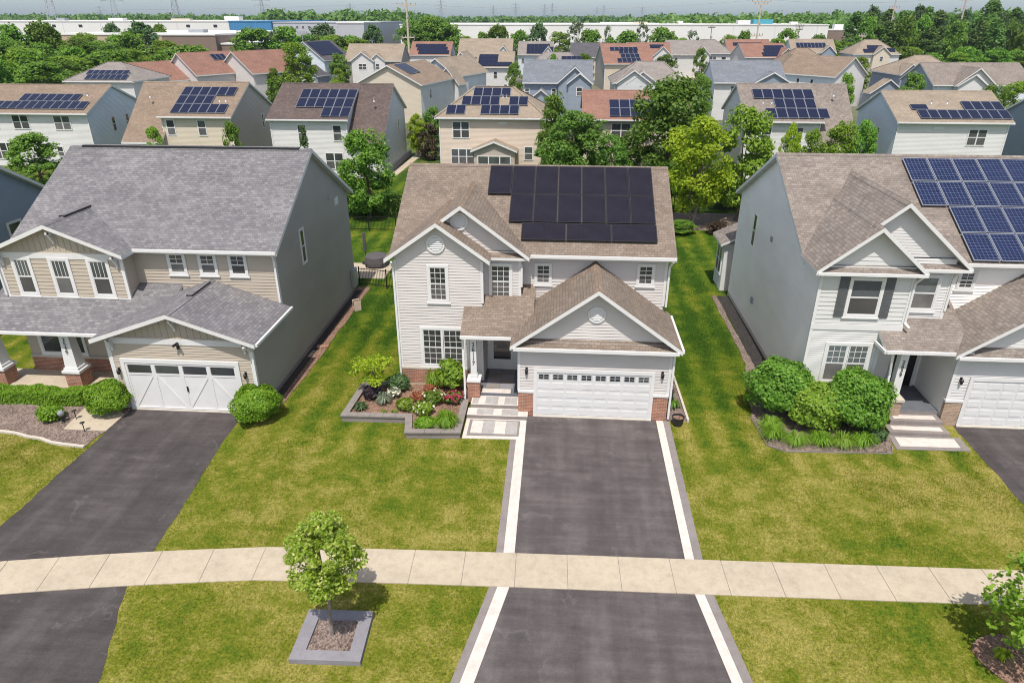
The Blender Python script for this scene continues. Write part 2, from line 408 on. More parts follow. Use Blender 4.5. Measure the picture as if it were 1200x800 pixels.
def auto_uv(me):
    uv = me.uv_layers.new(name='UVMap')
    n = np.zeros(len(me.polygons)*3); me.polygons.foreach_get('normal', n); n = n.reshape(-1, 3)
    vi = np.zeros(len(me.loops), dtype=np.int64); me.loops.foreach_get('vertex_index', vi)
    co = np.zeros(len(me.vertices)*3); me.vertices.foreach_get('co', co); co = co.reshape(-1, 3)
    tot = np.zeros(len(me.polygons), dtype=np.int64); me.polygons.foreach_get('loop_total', tot)
    nn = np.repeat(n, tot, axis=0); P = co[vi]
    flat = np.hypot(nn[:, 0], nn[:, 1]) < .05
    u = np.stack([-nn[:, 1], nn[:, 0], np.zeros(len(nn))], 1); ln = np.linalg.norm(u, axis=1, keepdims=True); ln[ln < 1e-6] = 1; u /= ln
    u[flat] = (1, 0, 0); v = np.cross(nn, u); v[flat] = (0, 1, 0)
    out = np.stack([(P*u).sum(1), (P*v).sum(1)], 1)
    uv.data.foreach_set('uv', out.astype(np.float32).ravel())
def raw_mesh(name, V, F, mat, parent=None, obj=True):
    """V (n,3), F (m,k) numpy arrays -> mesh"""
    me = bpy.data.meshes.new(name); k = F.shape[1]
    me.vertices.add(len(V)); me.vertices.foreach_set('co', V.astype(np.float32).ravel())
    me.loops.add(F.size); me.loops.foreach_set('vertex_index', F.astype(np.int32).ravel())
    me.polygons.add(len(F)); me.polygons.foreach_set('loop_start', np.arange(0, F.size, k, dtype=np.int32))
    me.update(calc_edges=True); me.materials.append(mat)
    if not obj: return me
    o = bpy.data.objects.new(name, me); COL.objects.link(o); o.parent = parent
    return o

# ------------------------------------------------------------------ lap boards as real geometry
def clip(poly, z, keep_above):
    out = []
    for i in range(len(poly)):
        a, b = poly[i], poly[(i+1) % len(poly)]
        ia = (a[2] >= z) == keep_above or abs(a[2]-z) < 1e-7; ib = (b[2] >= z) == keep_above or abs(b[2]-z) < 1e-7
        if ia: out.append(a)
        if ia != ib and abs(a[2]-b[2]) > 1e-9:
            t = (z-a[2])/(b[2]-a[2]); out.append(a+(b-a)*t)
    return out
def clap(mb, poly, n, k, h=.13, off=.025):
    poly = [Vector(p) for p in poly]; n = Vector(n).normalized()
    z0 = min(p.z for p in poly); z1 = max(p.z for p in poly)
    mb.poly(poly, k)
    z = math.floor(z0/h)*h
    while z < z1-1e-4:
        s = clip(clip(poly, max(z, z0), True), min(z+h, z1), False)
        if len(s) >= 3:
            q = [p+n*(.002+(off-.002)*(1-(p.z-z)/h)) for p in s]
            mb.poly(q, k)
            for i in range(len(s)):
                j = (i+1) % len(s)
                if abs(s[i].z-s[j].z) < 1e-6 and abs(s[i].z-max(z, z0)) < 1e-5:
                    mb.poly([s[j], s[i], q[i], q[j]], k)
        z += h
# ------------------------------------------------------------------ building pieces
class PARTS:
    """collects boxes like MB, but every box becomes a part of its own, named by what it is"""
    def __init__(s, name): s.name = name; s.l = []
    def poly(s, pts, k):
        if not s.l or len(s.l[-1][1]) >= 6: s.l.append((k, []))
        s.l[-1][1].append([tuple(p) for p in pts])
    def flush(s, par):
        for k, f in s.l:
            m = MB()
            for p in f: m.poly(p, k)
            z = [q[2] for p in f for q in p]; xy = max(abs(a[i]-b[i]) for p in f for a in p for b in p for i in (0, 1)); h = max(z)-min(z)
            nm = {'brick': 'brick_facing', 'brick_tan': 'brick_facing', 'concrete': 'foundation', 'stone': 'foundation', 'concrete_pale': 'ledge', 'steel': 'meter_box'}.get(k)
            if not nm: nm = s.name if s.name != 'trim_board' and s.name != 'masonry' else ('ledge' if s.name == 'masonry' else ('corner_board' if h > xy else 'fascia_board'))
            m.build(nm, par)
class Fr:
    """a wall's own frame: u runs along the wall, z up, d out of it"""
    def __init__(s, o, u, n): s.o = Vector(o); s.u = Vector(u).normalized(); s.n = Vector(n).normalized()
    def p(s, u, z, d=0.): return s.o+s.u*u+s.n*d+Vector((0, 0, z))
    def box(s, mb, u0, u1, z0, z1, d0, d1, k):
        c = [s.p(u0, z0, d1), s.p(u1, z0, d1), s.p(u1, z1, d1), s.p(u0, z1, d1)]
        b = [s.p(u0, z0, d0), s.p(u1, z0, d0), s.p(u1, z1, d0), s.p(u0, z1, d0)]
        mb.poly(c, k); mb.poly(b[::-1], k)
        for i in range(4):
            j = (i+1) % 4; mb.poly([c[i], b[i], b[j], c[j]], k)
    def quad(s, mb, u0, u1, z0, z1, d, k):
        mb.poly([s.p(u0, z0, d), s.p(u1, z0, d), s.p(u1, z1, d), s.p(u0, z1, d)], k)
def front(y): return Fr((0, y, 0), (1, 0, 0), (0, -1, 0))     # wall facing -Y, u = X
def right(x): return Fr((x, 0, 0), (0, 1, 0), (1, 0, 0))      # wall facing +X, u = Y
def left(x): return Fr((x, 0, 0), (0, -1, 0), (-1, 0, 0))     # wall facing -X, u = -Y

def window(par, fr, u0, u1, z0, z1, n=1, grid=(0, 0), low=(0, 0), trim=.09, sill=True, glass='glass', k='white', head=None, hung=True):
    fr = Fr(fr.o+fr.n*.012, fr.u, fr.n)      # clear of the lap boards
    mb = MB(); t = trim
    fr.box(mb, u0, u0+t, z0, z1, -.012, .05, k); fr.box(mb, u1-t, u1, z0, z1, -.012, .05, k)
    fr.box(mb, u0+t, u1-t, z1-(head or t), z1, 0, .052, k); fr.box(mb, u0+t, u1-t, z0, z0+t, 0, .052, k)
    a0, a1, b0, b1 = u0+t, u1-t, z0+t, z1-(head or t)
    w = (a1-a0)/n; zm = (b0+b1)/2; s = .035
    for i in range(n):
        x0, x1 = a0+i*w, a0+(i+1)*w
        if i: fr.box(mb, x0-.045, x0+.024, b0, b1, 0, .047, k)
        x0 += .045 if i else 0; x1 -= .045 if i < n-1 else 0
        fr.box(mb, x0, x0+s, b0, b1, 0, .035, k); fr.box(mb, x1-s, x1, b0, b1, 0, .035, k)
        fr.box(mb, x0+s, x1-s, b0, b0+s, 0, .036, k); fr.box(mb, x0+s, x1-s, b1-s, b1, 0, .036, k)
        if hung: fr.box(mb, x0+s, x1-s, zm-.03, zm+.03, 0, .038, k)
        for (c, r), lo, hi in ((grid, zm, b1), (low, b0, zm)):
            for j in range(1, c):
                u = x0+(x1-x0)*j/c; fr.box(mb, u-.011, u+.011, lo+.035, hi-.035, .02, .031, k)
            for j in range(1, r):
                z = lo+(hi-lo)*j/r; fr.box(mb, x0+s, x1-s, z-.011, z+.011, .02, .0315, k)
    o = mb.build('window', par)
    if hung:
        g = MB(); fr.quad(g, a0, a1, zm, b1, .026, glass); g.build('pane', o); g = MB(); fr.quad(g, a0, a1, b0, zm, .024, 'screen'); g.build('insect_screen', o)
    else:
        g = MB(); fr.quad(g, a0, a1, b0, b1, .026, glass); g.build('pane', o)
    if sill:
        m = MB(); fr.box(m, u0-.05, u1+.05, z0-.06, z0-.002, 0, .075, k); m.build('sill', o)
    return o
def far_window(par, fr, u0, u1, z0, z1, n=1, glass='glass', k='white'):
    mb = MB(); t = .10
    fr.box(mb, u0, u0+t, z0, z1, 0, .05, k); fr.box(mb, u1-t, u1, z0, z1, 0, .05, k)
    fr.box(mb, u0+t, u1-t, z1-t, z1, 0, .052, k); fr.box(mb, u0+t, u1-t, z0, z0+t, 0, .052, k)
    zm = (z0+z1)/2; fr.box(mb, u0+t, u1-t, zm-.04, zm+.04, 0, .047, k)
    for i in range(1, n):
        u = u0+(u1-u0)*i/n; fr.box(mb, u-.06, u+.06, z0+t, z1-t, 0, .049, k)
    o = mb.build('window', par)
    for za, zb in ((z0+t, zm), (zm, z1-t)):
        g = MB(); fr.quad(g, u0+t, u1-t, za, zb, .03, glass if za > z0+t else 'screen'); g.build('pane', o)
    return o
def louver(par, fr, u, z, r=.36, k='white'):
    mb = MB(); n = 24
    ring = lambda rr, d: [fr.p(u+rr*math.cos(2*math.pi*i/n), z+rr*math.sin(2*math.pi*i/n), d) for i in range(n)]
    a, b, c, e = ring(r, .0), ring(r, .07), ring(r*.8, .07), ring(r*.8, .03)
    for p, q in ((a, b), (b, c), (c, e)):
        for i in range(n):
            j = (i+1) % n; mb.poly([p[i], p[j], q[j], q[i]], k)
    mb.poly(e, 'soffit')
    zz = -r*.66
    while zz < r*.66:
        h = math.sqrt(max(0, (r*.78)**2-zz*zz)); z0 = z+zz
        mb.poly([fr.p(u-h, z0, .066), fr.p(u+h, z0, .066), fr.p(u+h*.97, z0+r*.2, .032), fr.p(u-h*.97, z0+r*.2, .032)], k)
        zz += r*.22
    return mb.build('gable_vent', par)
def downspout(par, pts, r=.045, k='white'):
    mb = MB()
    for a, b in zip(pts, pts[1:]): mb.bar(a, b, .085, .07, k, up=(0, 1, .01))
    return mb.build('downspout', par)
def sconce(par, fr, u, z):
    mb = MB()
    fr.box(mb, u-.05, u+.05, z-.06, z+.14, 0, .025, 'black'); c = fr.p(u, z, .12)
    mb.lathe([(0, -.14), (.045, -.13), (.075, .04), (.06, .06), (.0, .13)], c, 'black', 8)
    mb.bar(fr.p(u, z+.1, .02), fr.p(u, z+.12, .12), .025, .025, 'black')
    o = mb.build('wall_lamp', par)
    return o
def text_obj(name, body, loc, size, par, mat, rot=(R(90), 0, 0), align='CENTER'):
    cu = bpy.data.curves.new(name, 'FONT'); cu.body = body; cu.size = size; cu.align_x = align; cu.extrude = .006; cu.space_line = .82
    t = bpy.data.objects.new('tmp', cu); COL.objects.link(t); bpy.context.view_layer.update()
    me = bpy.data.meshes.new_from_object(t.evaluated_get(bpy.context.evaluated_depsgraph_get()))
    bpy.data.objects.remove(t)
    me.materials.clear(); me.materials.append(mat); me.name = name
    o = bpy.data.objects.new(name, me); COL.objects.link(o); o.location = loc; o.rotation_euler = rot; o.parent = par
    return o

def side_gable(wall, roof, x0, x1, y0, y1, ef, eb, yr, zr, rk, wk, oh=.4, ohs=.3, th=.18, lap=None, sidek=None, wallfront=True, trimk='white', base=0., yfo=None, ybo=None):
    """ridge along X.  ef/eb: z of the roof's front/back edge, which overhangs the walls y0/y1 by oh"""
    yf = y0-oh if yfo is None else yfo; yb = y1+oh if ybo is None else ybo
    sf = (zr-ef)/(yr-yf); sb = (zr-eb)/(yb-yr)
    xa, xb = x0-ohs, x1+ohs
    roof.slab([(xa, yf, ef), (xb, yf, ef), (xb, yr, zr), (xa, yr, zr)], th, rk, trimk, 'soffit')
    roof.slab([(xb, yb, eb), (xa, yb, eb), (xa, yr-.001, zr), (xb, yr-.001, zr)], th, rk, trimk, 'soffit')
    # ridge cap
    roof.slab([(xa+.02, yr-.16, zr-.16*sf+.035), (xb-.02, yr-.16, zr-.16*sf+.035), (xb-.02, yr, zr+.035), (xa+.02, yr, zr+.035)], .03, rk, rk)
    roof.slab([(xb-.02, yr+.16, zr-.16*sb+.035), (xa+.02, yr+.16, zr-.16*sb+.035), (xa+.02, yr, zr+.0352), (xb-.02, yr, zr+.0352)], .03, rk, rk)
    tf = ef+sf*(y0-yf)-th+.02; tb = eb+sb*(yb-y1)-th+.02; tr = zr-th+.02
    sk = sidek or wk
    for x, n in ((x0, -1), (x1, 1)):
        p = [(x, y0, base), (x, y1, base), (x, y1, tb), (x, yr, tr), (x, y0, tf)]
        if lap: clap(wall, p, (n, 0, 0), sk, lap)
        else: wall.poly(p if n > 0 else p[::-1], sk)
    if wallfront:
        p = [(x0, y0, base), (x1, y0, base), (x1, y0, tf), (x0, y0, tf)]
        if lap: clap(wall, p, (0, -1, 0), wk, lap)
        else: wall.poly(p, wk)
    wall.poly([(x1, y1, base), (x0, y1, base), (x0, y1, tb), (x1, y1, tb)], wk)
    return tf
def end_gable(wall, roof, x0, x1, y0, y1, e, xr, zr, rk, wk, oh=.35, ohs=.35, th=.18, lap=None, gk=None, glap=None, recess=0., base=0., pent=0., sidek=None, trimk='white', facade=True, roof_back=None, el=None, valley=None, cap=None):
    """ridge along Y, gable facing -Y at y0; e = z of the roof's side edges, overhanging x0/x1 by ohs.
    recess sets the triangle back and lays a strip of roof (pent) on the ledge in front of it"""
    yf = y0-oh; xa, xb = x0-ohs, x1+ohs; yb = roof_back or y1
    sl = (zr-e)/(xr-xa); sr = (zr-e)/(xb-xr); ye = yb; cp = cap or rk
    if valley:                        # (front edge y, its z, slope) of the roof this one runs into
        vy = lambda z: valley[0]+(z-valley[1])/valley[2]
        yb = vy(zr)+.12; ye = max(yf+.3, vy(e)+.12)
    roof.slab([(xa, yf, e), (xr, yf, zr), (xr, yb, zr), (xa, ye, e)], th, rk, trimk, 'soffit')
    roof.slab([(xr+.001, yf, zr), (xb, yf, e), (xb, ye, e), (xr+.001, yb, zr)], th, rk, trimk, 'soffit')
    roof.slab([(xr-.16, yf+.02, zr-.16*sl+.024), (xr, yf+.02, zr+.024), (xr, yb, zr+.024), (xr-.16, yb, zr-.16*sl+.024)], .035, cp, cp)
    roof.slab([(xr+.0002, yf+.02, zr+.024), (xr+.16, yf+.02, zr-.16*sr+.024), (xr+.16, yb, zr-.16*sr+.024), (xr+.0002, yb, zr+.024)], .035, cp, cp)
    tl = e+sl*(x0-xa)-th+.02; tr_ = e+sr*(xb-x1)-th+.02; ta = zr-th+.02
    sk = sidek or wk
    for x, t, n in ((x0, tl, -1), (x1, tr_, 1)):
        p = [(x, y0, base), (x, y1, base), (x, y1, t), (x, y0, t)]
        if lap: clap(wall, p, (n, 0, 0), sk, lap)
        else: wall.poly(p if n > 0 else p[::-1], sk)
    zl = min(tl, tr_)
    if facade:
        p = [(x0, y0, base), (x1, y0, base), (x1, y0, zl), (x0, y0, zl)]
        if lap: clap(wall, p, (0, -1, 0), wk, lap)
        else: wall.poly(p, wk)
    zb = zl+(pent if recess else 0)
    yg = y0+recess
    p = [(x0, yg, zl), (x1, yg, zl), (x1, yg, tr_), (xr, yg, ta), (x0, yg, tl)]
    gl = glap if glap is not None else lap
    if gl: clap(wall, p, (0, -1, 0), gk or wk, gl)
    else: wall.poly(p, gk or wk)
    if recess:
        ax = x0+.02-(ohs-.06); bx = x1-.02+(ohs-.06)
        roof.slab([(ax, yf+.06, e-.05), (bx, yf+.06, e-.05), (bx, yg+.0, e-.05+pent), (ax, yg+.0, e-.05+pent)], .12, rk, trimk, 'soffit')
    return zl
def hip(wall, roof, x0, x1, y0, y1, e, zr, rk, wk, oh=.35, th=.18, run=None, trimk='white', xl=None, xr=None):
    xa, xb, ya, yb = x0-oh, x1+oh, y0-oh, y1+oh; ym = (ya+yb)/2
    r = run or (yb-ya)/2; l = xa+r if xl is None else xl; q = xb-r if xr is None else xr
    A, B, C, D = (xa, ya, e), (xb, ya, e), (xb, yb, e), (xa, yb, e); P, Q = (l, ym, zr), (q, ym, zr)
    roof.slab([A, B, Q, P], th, rk, trimk, 'soffit'); roof.slab([C, D, P, Q], th, rk, trimk, 'soffit')
    roof.slab([B, C, Q], th, rk, trimk, 'soffit'); roof.slab([D, A, P], th, rk, trimk, 'soffit')
    for p, q2 in ((A, P), (B, Q), (C, Q), (D, P), (P, Q)):
        p = Vector(p)+Vector((0, 0, .02)); q2 = Vector(q2)+Vector((0, 0, .02)); roof.bar(p, q2, .3, .03, rk)
    z = e+.1-th
    for a in ([(x0, y0), (x1, y0)], [(x1, y0), (x1, y1)], [(x1, y1), (x0, y1)], [(x0, y1), (x0, y0)]):
        wall.poly([(*a[0], 0), (*a[1], 0), (*a[1], z), (*a[0], z)], wk)

PANEL = {}
def panel_mesh(w, h, kind):
    key = (round(w, 2), round(h, 2), kind)
    if key not in PANEL:
        cell = {'black': 'panel_black', 'blue': 'panel_blue', 'navy': 'panel_navy', 'dark': 'panel_navy'}[kind]
        fr = {'black': 'pframe_black', 'blue': 'pframe_silver', 'navy': 'pframe_silver', 'dark': 'pframe_black'}[kind]
        mb = MB(); b = .035 if kind != 'dark' else .02
        mb.box(0, w, 0, h, .0, .04, fr)
        mb.poly([(b, b, .043), (w-b, b, .043), (w-b, h-b, .043), (b, h-b, .043)], cell)
        me = bpy.data.meshes.new('solar_panel'); me.from_pydata(mb.v, [], mb.f); me.update()
        for k in mb.keys: me.materials.append(M[k])
        me.polygons.foreach_set('material_index', mb.m); auto_uv(me); PANEL[key] = me
    return PANEL[key]
def panels(par, y0, z0, slope, rows, kind, x=None, gap=.025, lift=.10):
    """rows: (x start, distance up the slope from the front edge to the row's lower edge, count, w, h)"""
    a = math.atan(slope); ca, sa = math.cos(a), math.sin(a)
    for xs, d, n, w, h in rows:
        for i in range(n):
            o = bpy.data.objects.new('solar_panel', panel_mesh(w-gap, h-gap, kind)); COL.objects.link(o); o.parent = par
            o.location = (xs+i*w, y0+d*ca-sa*lift, z0+d*sa+ca*lift); o.rotation_euler = (a, 0, 0)
def panels_right(par, xr, zr, slope, rows, kind, gap=.025, lift=.1):
    """panels on the slope facing +X of a roof whose ridge runs along Y; rows: (y start, distance down from the ridge to the lower edge, count, w, h)"""
    from mathutils import Matrix
    a = math.atan(slope); ca, sa = math.cos(a), math.sin(a)
    for ys, d, n, w, h in rows:
        for i in range(n):
            o = bpy.data.objects.new('solar_panel', panel_mesh(w-gap, h-gap, kind)); COL.objects.link(o); o.parent = par
            m = Matrix(((0, -ca, sa), (1, 0, 0), (0, sa, ca))); o.rotation_euler = m.to_euler()
            o.location = (xr+d*ca+sa*lift, ys+i*w, zr-d*sa+ca*lift)
def pieces(par, lst):
    """(name, frame, u0, u1, z0, z1, d0, d1, material): every board, pier and gutter a part of its own"""
    for nm, fr, *a, k in lst:
        m = MB(); fr.box(m, *a, k); m.build(nm, par)
def vent_pipe(par, x, y, z, k='steel', r=.07, h=.35):
    mb = MB(); mb.lathe([(r*2.2, -.05), (r*1.2, .08), (r, .1), (r, h), (0, h)], (x, y, z), k, 8); mb.build('vent_pipe', par)
# ================================================================== THE MIDDLE HOUSE
H1 = empty('house', (0, 0, 0), 0, 'cream house in the middle with black solar panels and round vents in its gables', 'house', 'houses of the front row')
RB, CW = 'roof_brown', 'c_cream'
w, r = MB(), MB()
YM, YB1, YB2, YG = 28.55, 27.35, 27.95, 25.3
V1 = (28.1, 6.28, (9.10-6.28)/(33.2-28.1))
side_gable(w, r, -7.02, 4.68, YM, 37.9, 6.28, 6.28, 33.2, 9.10, RB, CW, oh=.45, ohs=.34, lap=.13)
end_gable(w, r, -6.98, -3.25, YB1, 31.5, 6.33, -5.09, 7.92, RB, CW, oh=.38, ohs=.38, lap=.13, valley=V1, cap='roof_tan', recess=0)
end_gable(w, r, -6.7, -1.66, YB2, 29.5, 6.33, -4.14, 8.50, RB, CW, oh=.36, ohs=.42, lap=.13, valley=V1, cap='roof_tan', recess=.10, pent=.2, base=4.2)
# ground floor of the bay runs a little further right than the storey above it
clap(w, [(-6.985, YB1-.004, .9), (-3.93, YB1-.004, .9), (-3.93, YB1-.004, 4.05), (-6.985, YB1-.004, 4.05)], (0, -1, 0), CW, .13)
clap(w, [(-3.93, YB1, .3), (-3.93, YM, .3), (-3.93, YM, 4.3), (-3.93, YB1, 4.3)], (1, 0, 0), CW, .13)
end_gable(w, r, -1.52, 4.72, YG, YM, 3.42, 1.60, 5.93, RB, CW, oh=.38, ohs=.36, lap=.13, roof_back=YM+.3, recess=.16, pent=.22, cap='roof_tan')
w.build('wall', H1); r.build('roof', H1)
pr = MB()
pr.slab([(-4.05, 25.85, 3.42), (-1.0, 25.85, 3.42), (-1.0, 28.7, 4.86), (-4.05, 28.7, 4.86)], .16, RB, 'white', 'soffit'); pr.build('porch_roof', H1)
b = PARTS('masonry')
fy = front(YB1-.004)
fy.box(b, -6.985, -3.93, .0, 1.02, -.1, .07, 'brick'); fy.box(b, -7.0, -3.92, 1.02, 1.12, -.1, .09, 'concrete_pale'); fy.box(b, -7.0, -3.92, 0, .30, -.1, .075, 'concrete')
fg = front(YG)
for a, c in ((-1.54, -.90), (4.12, 4.74)):
    fg.box(b, a, c, 0, 1.14, -.1, .07, 'brick'); fg.box(b, a-.02, c+.02, 1.14, 1.24, -.1, .10, 'white')
right(4.68).box(b, YM, 37.9, 0, .25, -.1, .02, 'concrete'); right(4.72).box(b, YG, YM, 0, .2, -.1, .02, 'concrete'); left(-7.02).box(b, -37.9, -YB1, 0, .3, -.1, .02, 'concrete')
b.flush(H1)
t = PARTS('trim_board')
for y, xs in ((YB1, (-6.985, -3.25)), (YB2, (-1.66,)), (YG, (-1.52, 4.72)), (YM, (4.68,))):
    for x in xs:
        z0, z1 = (1.24, 3.3) if y == YG else ((1.12 if x < -5 else 4.3, 6.2))
        if y == YM: z0 = 3.9
        front(y).box(t, x-.06, x+.06, z0, z1, -.05, .035, 'white')
front(YB1-.004).box(t, -3.99, -3.87, 1.12, 3.9, -.05, .035, 'white')
front(YM-.45).box(t, -1.2, 5.0, 6.18, 6.30, 0, .11, 'white')        # gutter
front(YG-.38+.06).box(t, -1.75, 4.95, 3.24, 3.37, -.02, .10, 'white')
front(25.85).box(t, -4.05, -1.9, 3.30, 3.42, 0, .10, 'white')
right(5.08).box(t, YG-.3, YM+.1, 3.30, 3.42, 0, .09, 'white')
t.flush(H1)
window(H1, front(YB1), -5.62, -4.68, 4.30, 6.02, 1, (3, 3), (3, 3), .12, glass='glass')
window(H1, front(YB1-.004), -6.08, -4.05, 1.14, 3.12, 2, (3, 3), (3, 3), .13)
window(H1, front(YB2), -3.02, -1.98, 4.28, 5.95, 1, (3, 3), (3, 3), .12)
window(H1, front(YM), -1.05, -.28, 4.78, 5.80, 1, (2, 2), (2, 2), .10)
window(H1, front(YM), 3.42, 4.20, 4.84, 5.86, 1, (2, 2), (2, 2), .10)
louver(H1, front(YB1), -5.18, 6.92, .40); louver(H1, front(YB2+.10), -4.25, 7.72, .38); louver(H1, front(YG+.16), 1.60, 4.72, .36)
panels(H1, 28.1, 6.28, .553, [(-3.37, 3.69, 7, 1.085, 1.95), (-2.28, 1.90, 6, 1.085, 1.79), (-1.68, .80, 3, 1.975, 1.05)], 'black', gap=.016)
downspout(H1, [(4.86, 28.02, 6.15), (4.80, 28.45, 5.75), (4.80, 28.45, 3.9)]); downspout(H1, [(-7.05, 27.02, 6.2), (-7.05, 27.27, 5.9), (-7.05, 27.27, .3)])
downspout(H1, [(4.80, 25.1, 3.25), (4.83, 25.22, 3.0), (4.83, 25.22, .1)]); downspout(H1, [(-1.68, 28.4, 6.2), (-1.58, 27.88, 5.8), (-1.58, 27.88, 4.9)])
downspout(H1, [(-3.98, 25.95, 3.3), (-3.98, 26.1, 3.0), (-3.93, 26.0, 1.2), (-3.93, 25.95, .3), (-4.15, 25.7, .25)])
sconce(H1, fg, -1.2, 2.18); sconce(H1, fg, 4.42, 2.18)
# garage door: five rows of raised panels, small paired lights along the top
g = MB(); fd = front(YG-.014)
fd.box(g, -.90, 4.12, .0, 2.26, 0, .02, 'white'); fd.box(g, -.90, -.76, .0, 2.30, .02, .07, 'white'); fd.box(g, 3.98, 4.12, 0, 2.30, .02, .07, 'white'); fd.box(g, -.76, 3.98, 2.14, 2.30, .02, .07, 'white')
fd.box(g, -.9, 4.12, 0, .04, .02, .12, 'concrete_pale')
for i in range(5):
    z0 = .06+i*.415; fd.box(g, -.76, 3.98, z0, z0+.405, .02, .035, 'white')
    if i < 4:
        for j in range(8):
            u = -.76+j*.5925; fd.box(g, u+.05, u+.5425, z0+.07, z0+.335, .035, .048, 'white')
gd = g.build('garage_door', H1)
for j in range(8):
    u = -.76+j*.5925; q = MB()
    fd.box(q, u+.05, u+.5425, 1.79, 2.07, .035, .042, 'soffit')
    for a in range(2):
        for c in range(2): fd.quad(q, u+.085+a*.215, u+.085+a*.215+.19, 1.815+c*.12, 1.815+c*.12+.105, .044, 'glass')
    q.build('door_light', gd)
# entrance: door, column on a brick plinth, tiled floor
e = MB(); fdoor = front(YM-.02); fdoor.box(e, -3.05, -1.95, .52, 2.62, 0, .05, 'white'); dr = e.build('front_door', H1)
e = MB(); fdoor.box(e, -2.90, -2.10, 1.05, 2.5, .05, .056, 'glass'); e.build('door_glass', dr)
e = MB(); fdoor.box(e, -3.17, -3.05, .52, 2.74, 0, .07, 'white'); fdoor.box(e, -1.95, -1.60, .52, 2.74, 0, .07, 'white'); fdoor.box(e, -3.05, -1.95, 2.62, 2.74, 0, .07, 'white'); e.build('door_frame', dr)
c = MB()
c.box(-3.80, -3.28, 25.98, 26.5, .1, 1.14, 'brick'); c.box(-3.84, -3.24, 25.94, 26.54, 1.14, 1.24, 'white')
c.box(-3.70, -3.38, 26.08, 26.40, 1.24, 1.42, 'white'); c.box(-3.67, -3.41, 26.11, 26.37, 1.42, 3.28, 'white'); c.box(-3.71, -3.37, 26.07, 26.41, 3.16, 3.28, 'white')
col = c.build('porch_column', H1)
text_obj('house_number', '2\n6\n1\n1\n7', (-3.54, 26.10, 2.80), .27, col, M['black'])
f = MB(); f.box(-3.9, -1.55, 26.2, YM, .0, .50, 'tile_dark')
ch = ['tile_dark', 'paver_dark', 'stone_slate', 'tile_dark', 'paver_dark']
for i in range(2):
    for j in range(4):
        x = -3.1+i*.62; y = 26.64+j*.46; f.box(x+.012, x+.608, y+.012, y+.448, .50, .506, 'stone_slate' if (i+j) % 2 else 'paver_dark')
f.box(-3.25, -1.95, 26.22, 26.6, .50, .507, 'paver_white'); f.build('porch_floor', H1)
def tread(name, x0, x1, y0, y1, z0, z1, nlight, off):
    s = MB(); s.box(x0, x1, y0, y1, z0, z1, 'stone', top='paver_white')
    n = 7; W = (x1-x0-.1)/n
    for i in range(n):
        if (i+off) % 3 == 0 or (i+off) % 3 == 1: s.box(x0+.05+i*W, x0+.05+(i+1)*W-.012, y0+.07, y1-.06, z1, z1+.004, 'paver_grey')
    return tag(s.build(name, H1))
tread('step', -3.62, -1.56, 25.42, 26.2, 0, .36, 4, 1); tread('step', -3.72, -1.12, 24.82, 25.42, 0, .19, 4, 2)

# ================================================================== THE LEFT HOUSE
H2 = empty('house', (0, 0, 0), 0, 'tan house at left with wide grey roof, brick porch columns and white carriage garage door', 'house', 'houses of the front row')
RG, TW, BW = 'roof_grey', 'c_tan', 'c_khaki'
w, r = MB(), MB()
Y0, YBp, YGl = 28.3, 27.4, 24.66
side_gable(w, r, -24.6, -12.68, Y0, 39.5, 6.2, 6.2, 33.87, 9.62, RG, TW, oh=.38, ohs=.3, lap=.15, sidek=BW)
end_gable(w, r, -24.95, -19.25, YBp, 30.5, 6.2, -22.1, 7.5, RG, TW, oh=.42, ohs=.36, lap=.17, valley=(27.92, 6.2, (9.62-6.2)/(33.87-27.92)), gk='c_tan', glap=.0, base=3.9)
w.box(-24.95, -19.3, YBp+.02, 28.4, 3.86, 3.895, 'soffit')
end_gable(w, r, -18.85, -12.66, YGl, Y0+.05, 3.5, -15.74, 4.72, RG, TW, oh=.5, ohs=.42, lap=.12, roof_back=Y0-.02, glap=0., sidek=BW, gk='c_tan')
# board and batten in the two gables
for fr_, x0, x1, xr, zr, z0 in ((front(YBp), -24.95, -19.25, -22.1, 7.32, 6.12), (front(YGl), -18.85, -12.66, -15.74, 4.54, 3.46)):
    x = x0+.2
    while x < x1:
        h = z0+(zr-z0)*(1-abs(x-xr)/((x1-x0)/2))
        if h > z0+.08: fr_.box(w, x-.025, x+.025, z0-.03, h, 0, .022, 'c_tan')
        x += .28
w.build('wall', H2)
r.build('roof', H2)
pr = MB(); pr.slab([(-25.6, 25.55, 3.12), (-17.2, 25.55, 3.12), (-17.2, 28.34, 4.5), (-25.6, 28.34, 4.5)], .16, RG, 'white', 'soffit'); pr.build('porch_roof', H2)
for xr, y0, y1, z in ((-22.1, 28.3, 30.2, 7.5), (-15.74, 26.2, 27.9, 4.72)):
    v = MB(); v.box(xr-.13, xr+.13, y0, y1, z-.02, z+.075, 'black_plastic', top=RG); v.build('ridge_vent', H2)
v = MB(); v.box(-24.2, -13.0, 33.74, 34.0, 9.6, 9.70, 'black_plastic', top=RG); v.build('ridge_vent', H2)
t = PARTS('trim_board')
front(YBp).box(t, -24.97, -19.23, 5.86, 6.12, -.02, .04, 'white')
front(YGl).box(t, -18.87, -12.64, 3.16, 3.42, -.02, .04, 'white')
for x in (-24.95, -19.25): front(YBp).box(t, x-.07, x+.07, 4.0, 5.86, -.05, .035, 'white')
for x in (-18.85, -12.66): front(YGl).box(t, x-.09, x+.09, 0., 3.16, -.05, .035, 'white')
front(Y0).box(t, -12.76, -12.62, 3.3, 6.1, -.05, .035, 'white')
front(Y0-.38).box(t, -18.95, -12.4, 6.10, 6.22, 0, .11, 'white'); front(25.55).box(t, -25.6, -19.2, 3.0, 3.12, 0, .11, 'white')
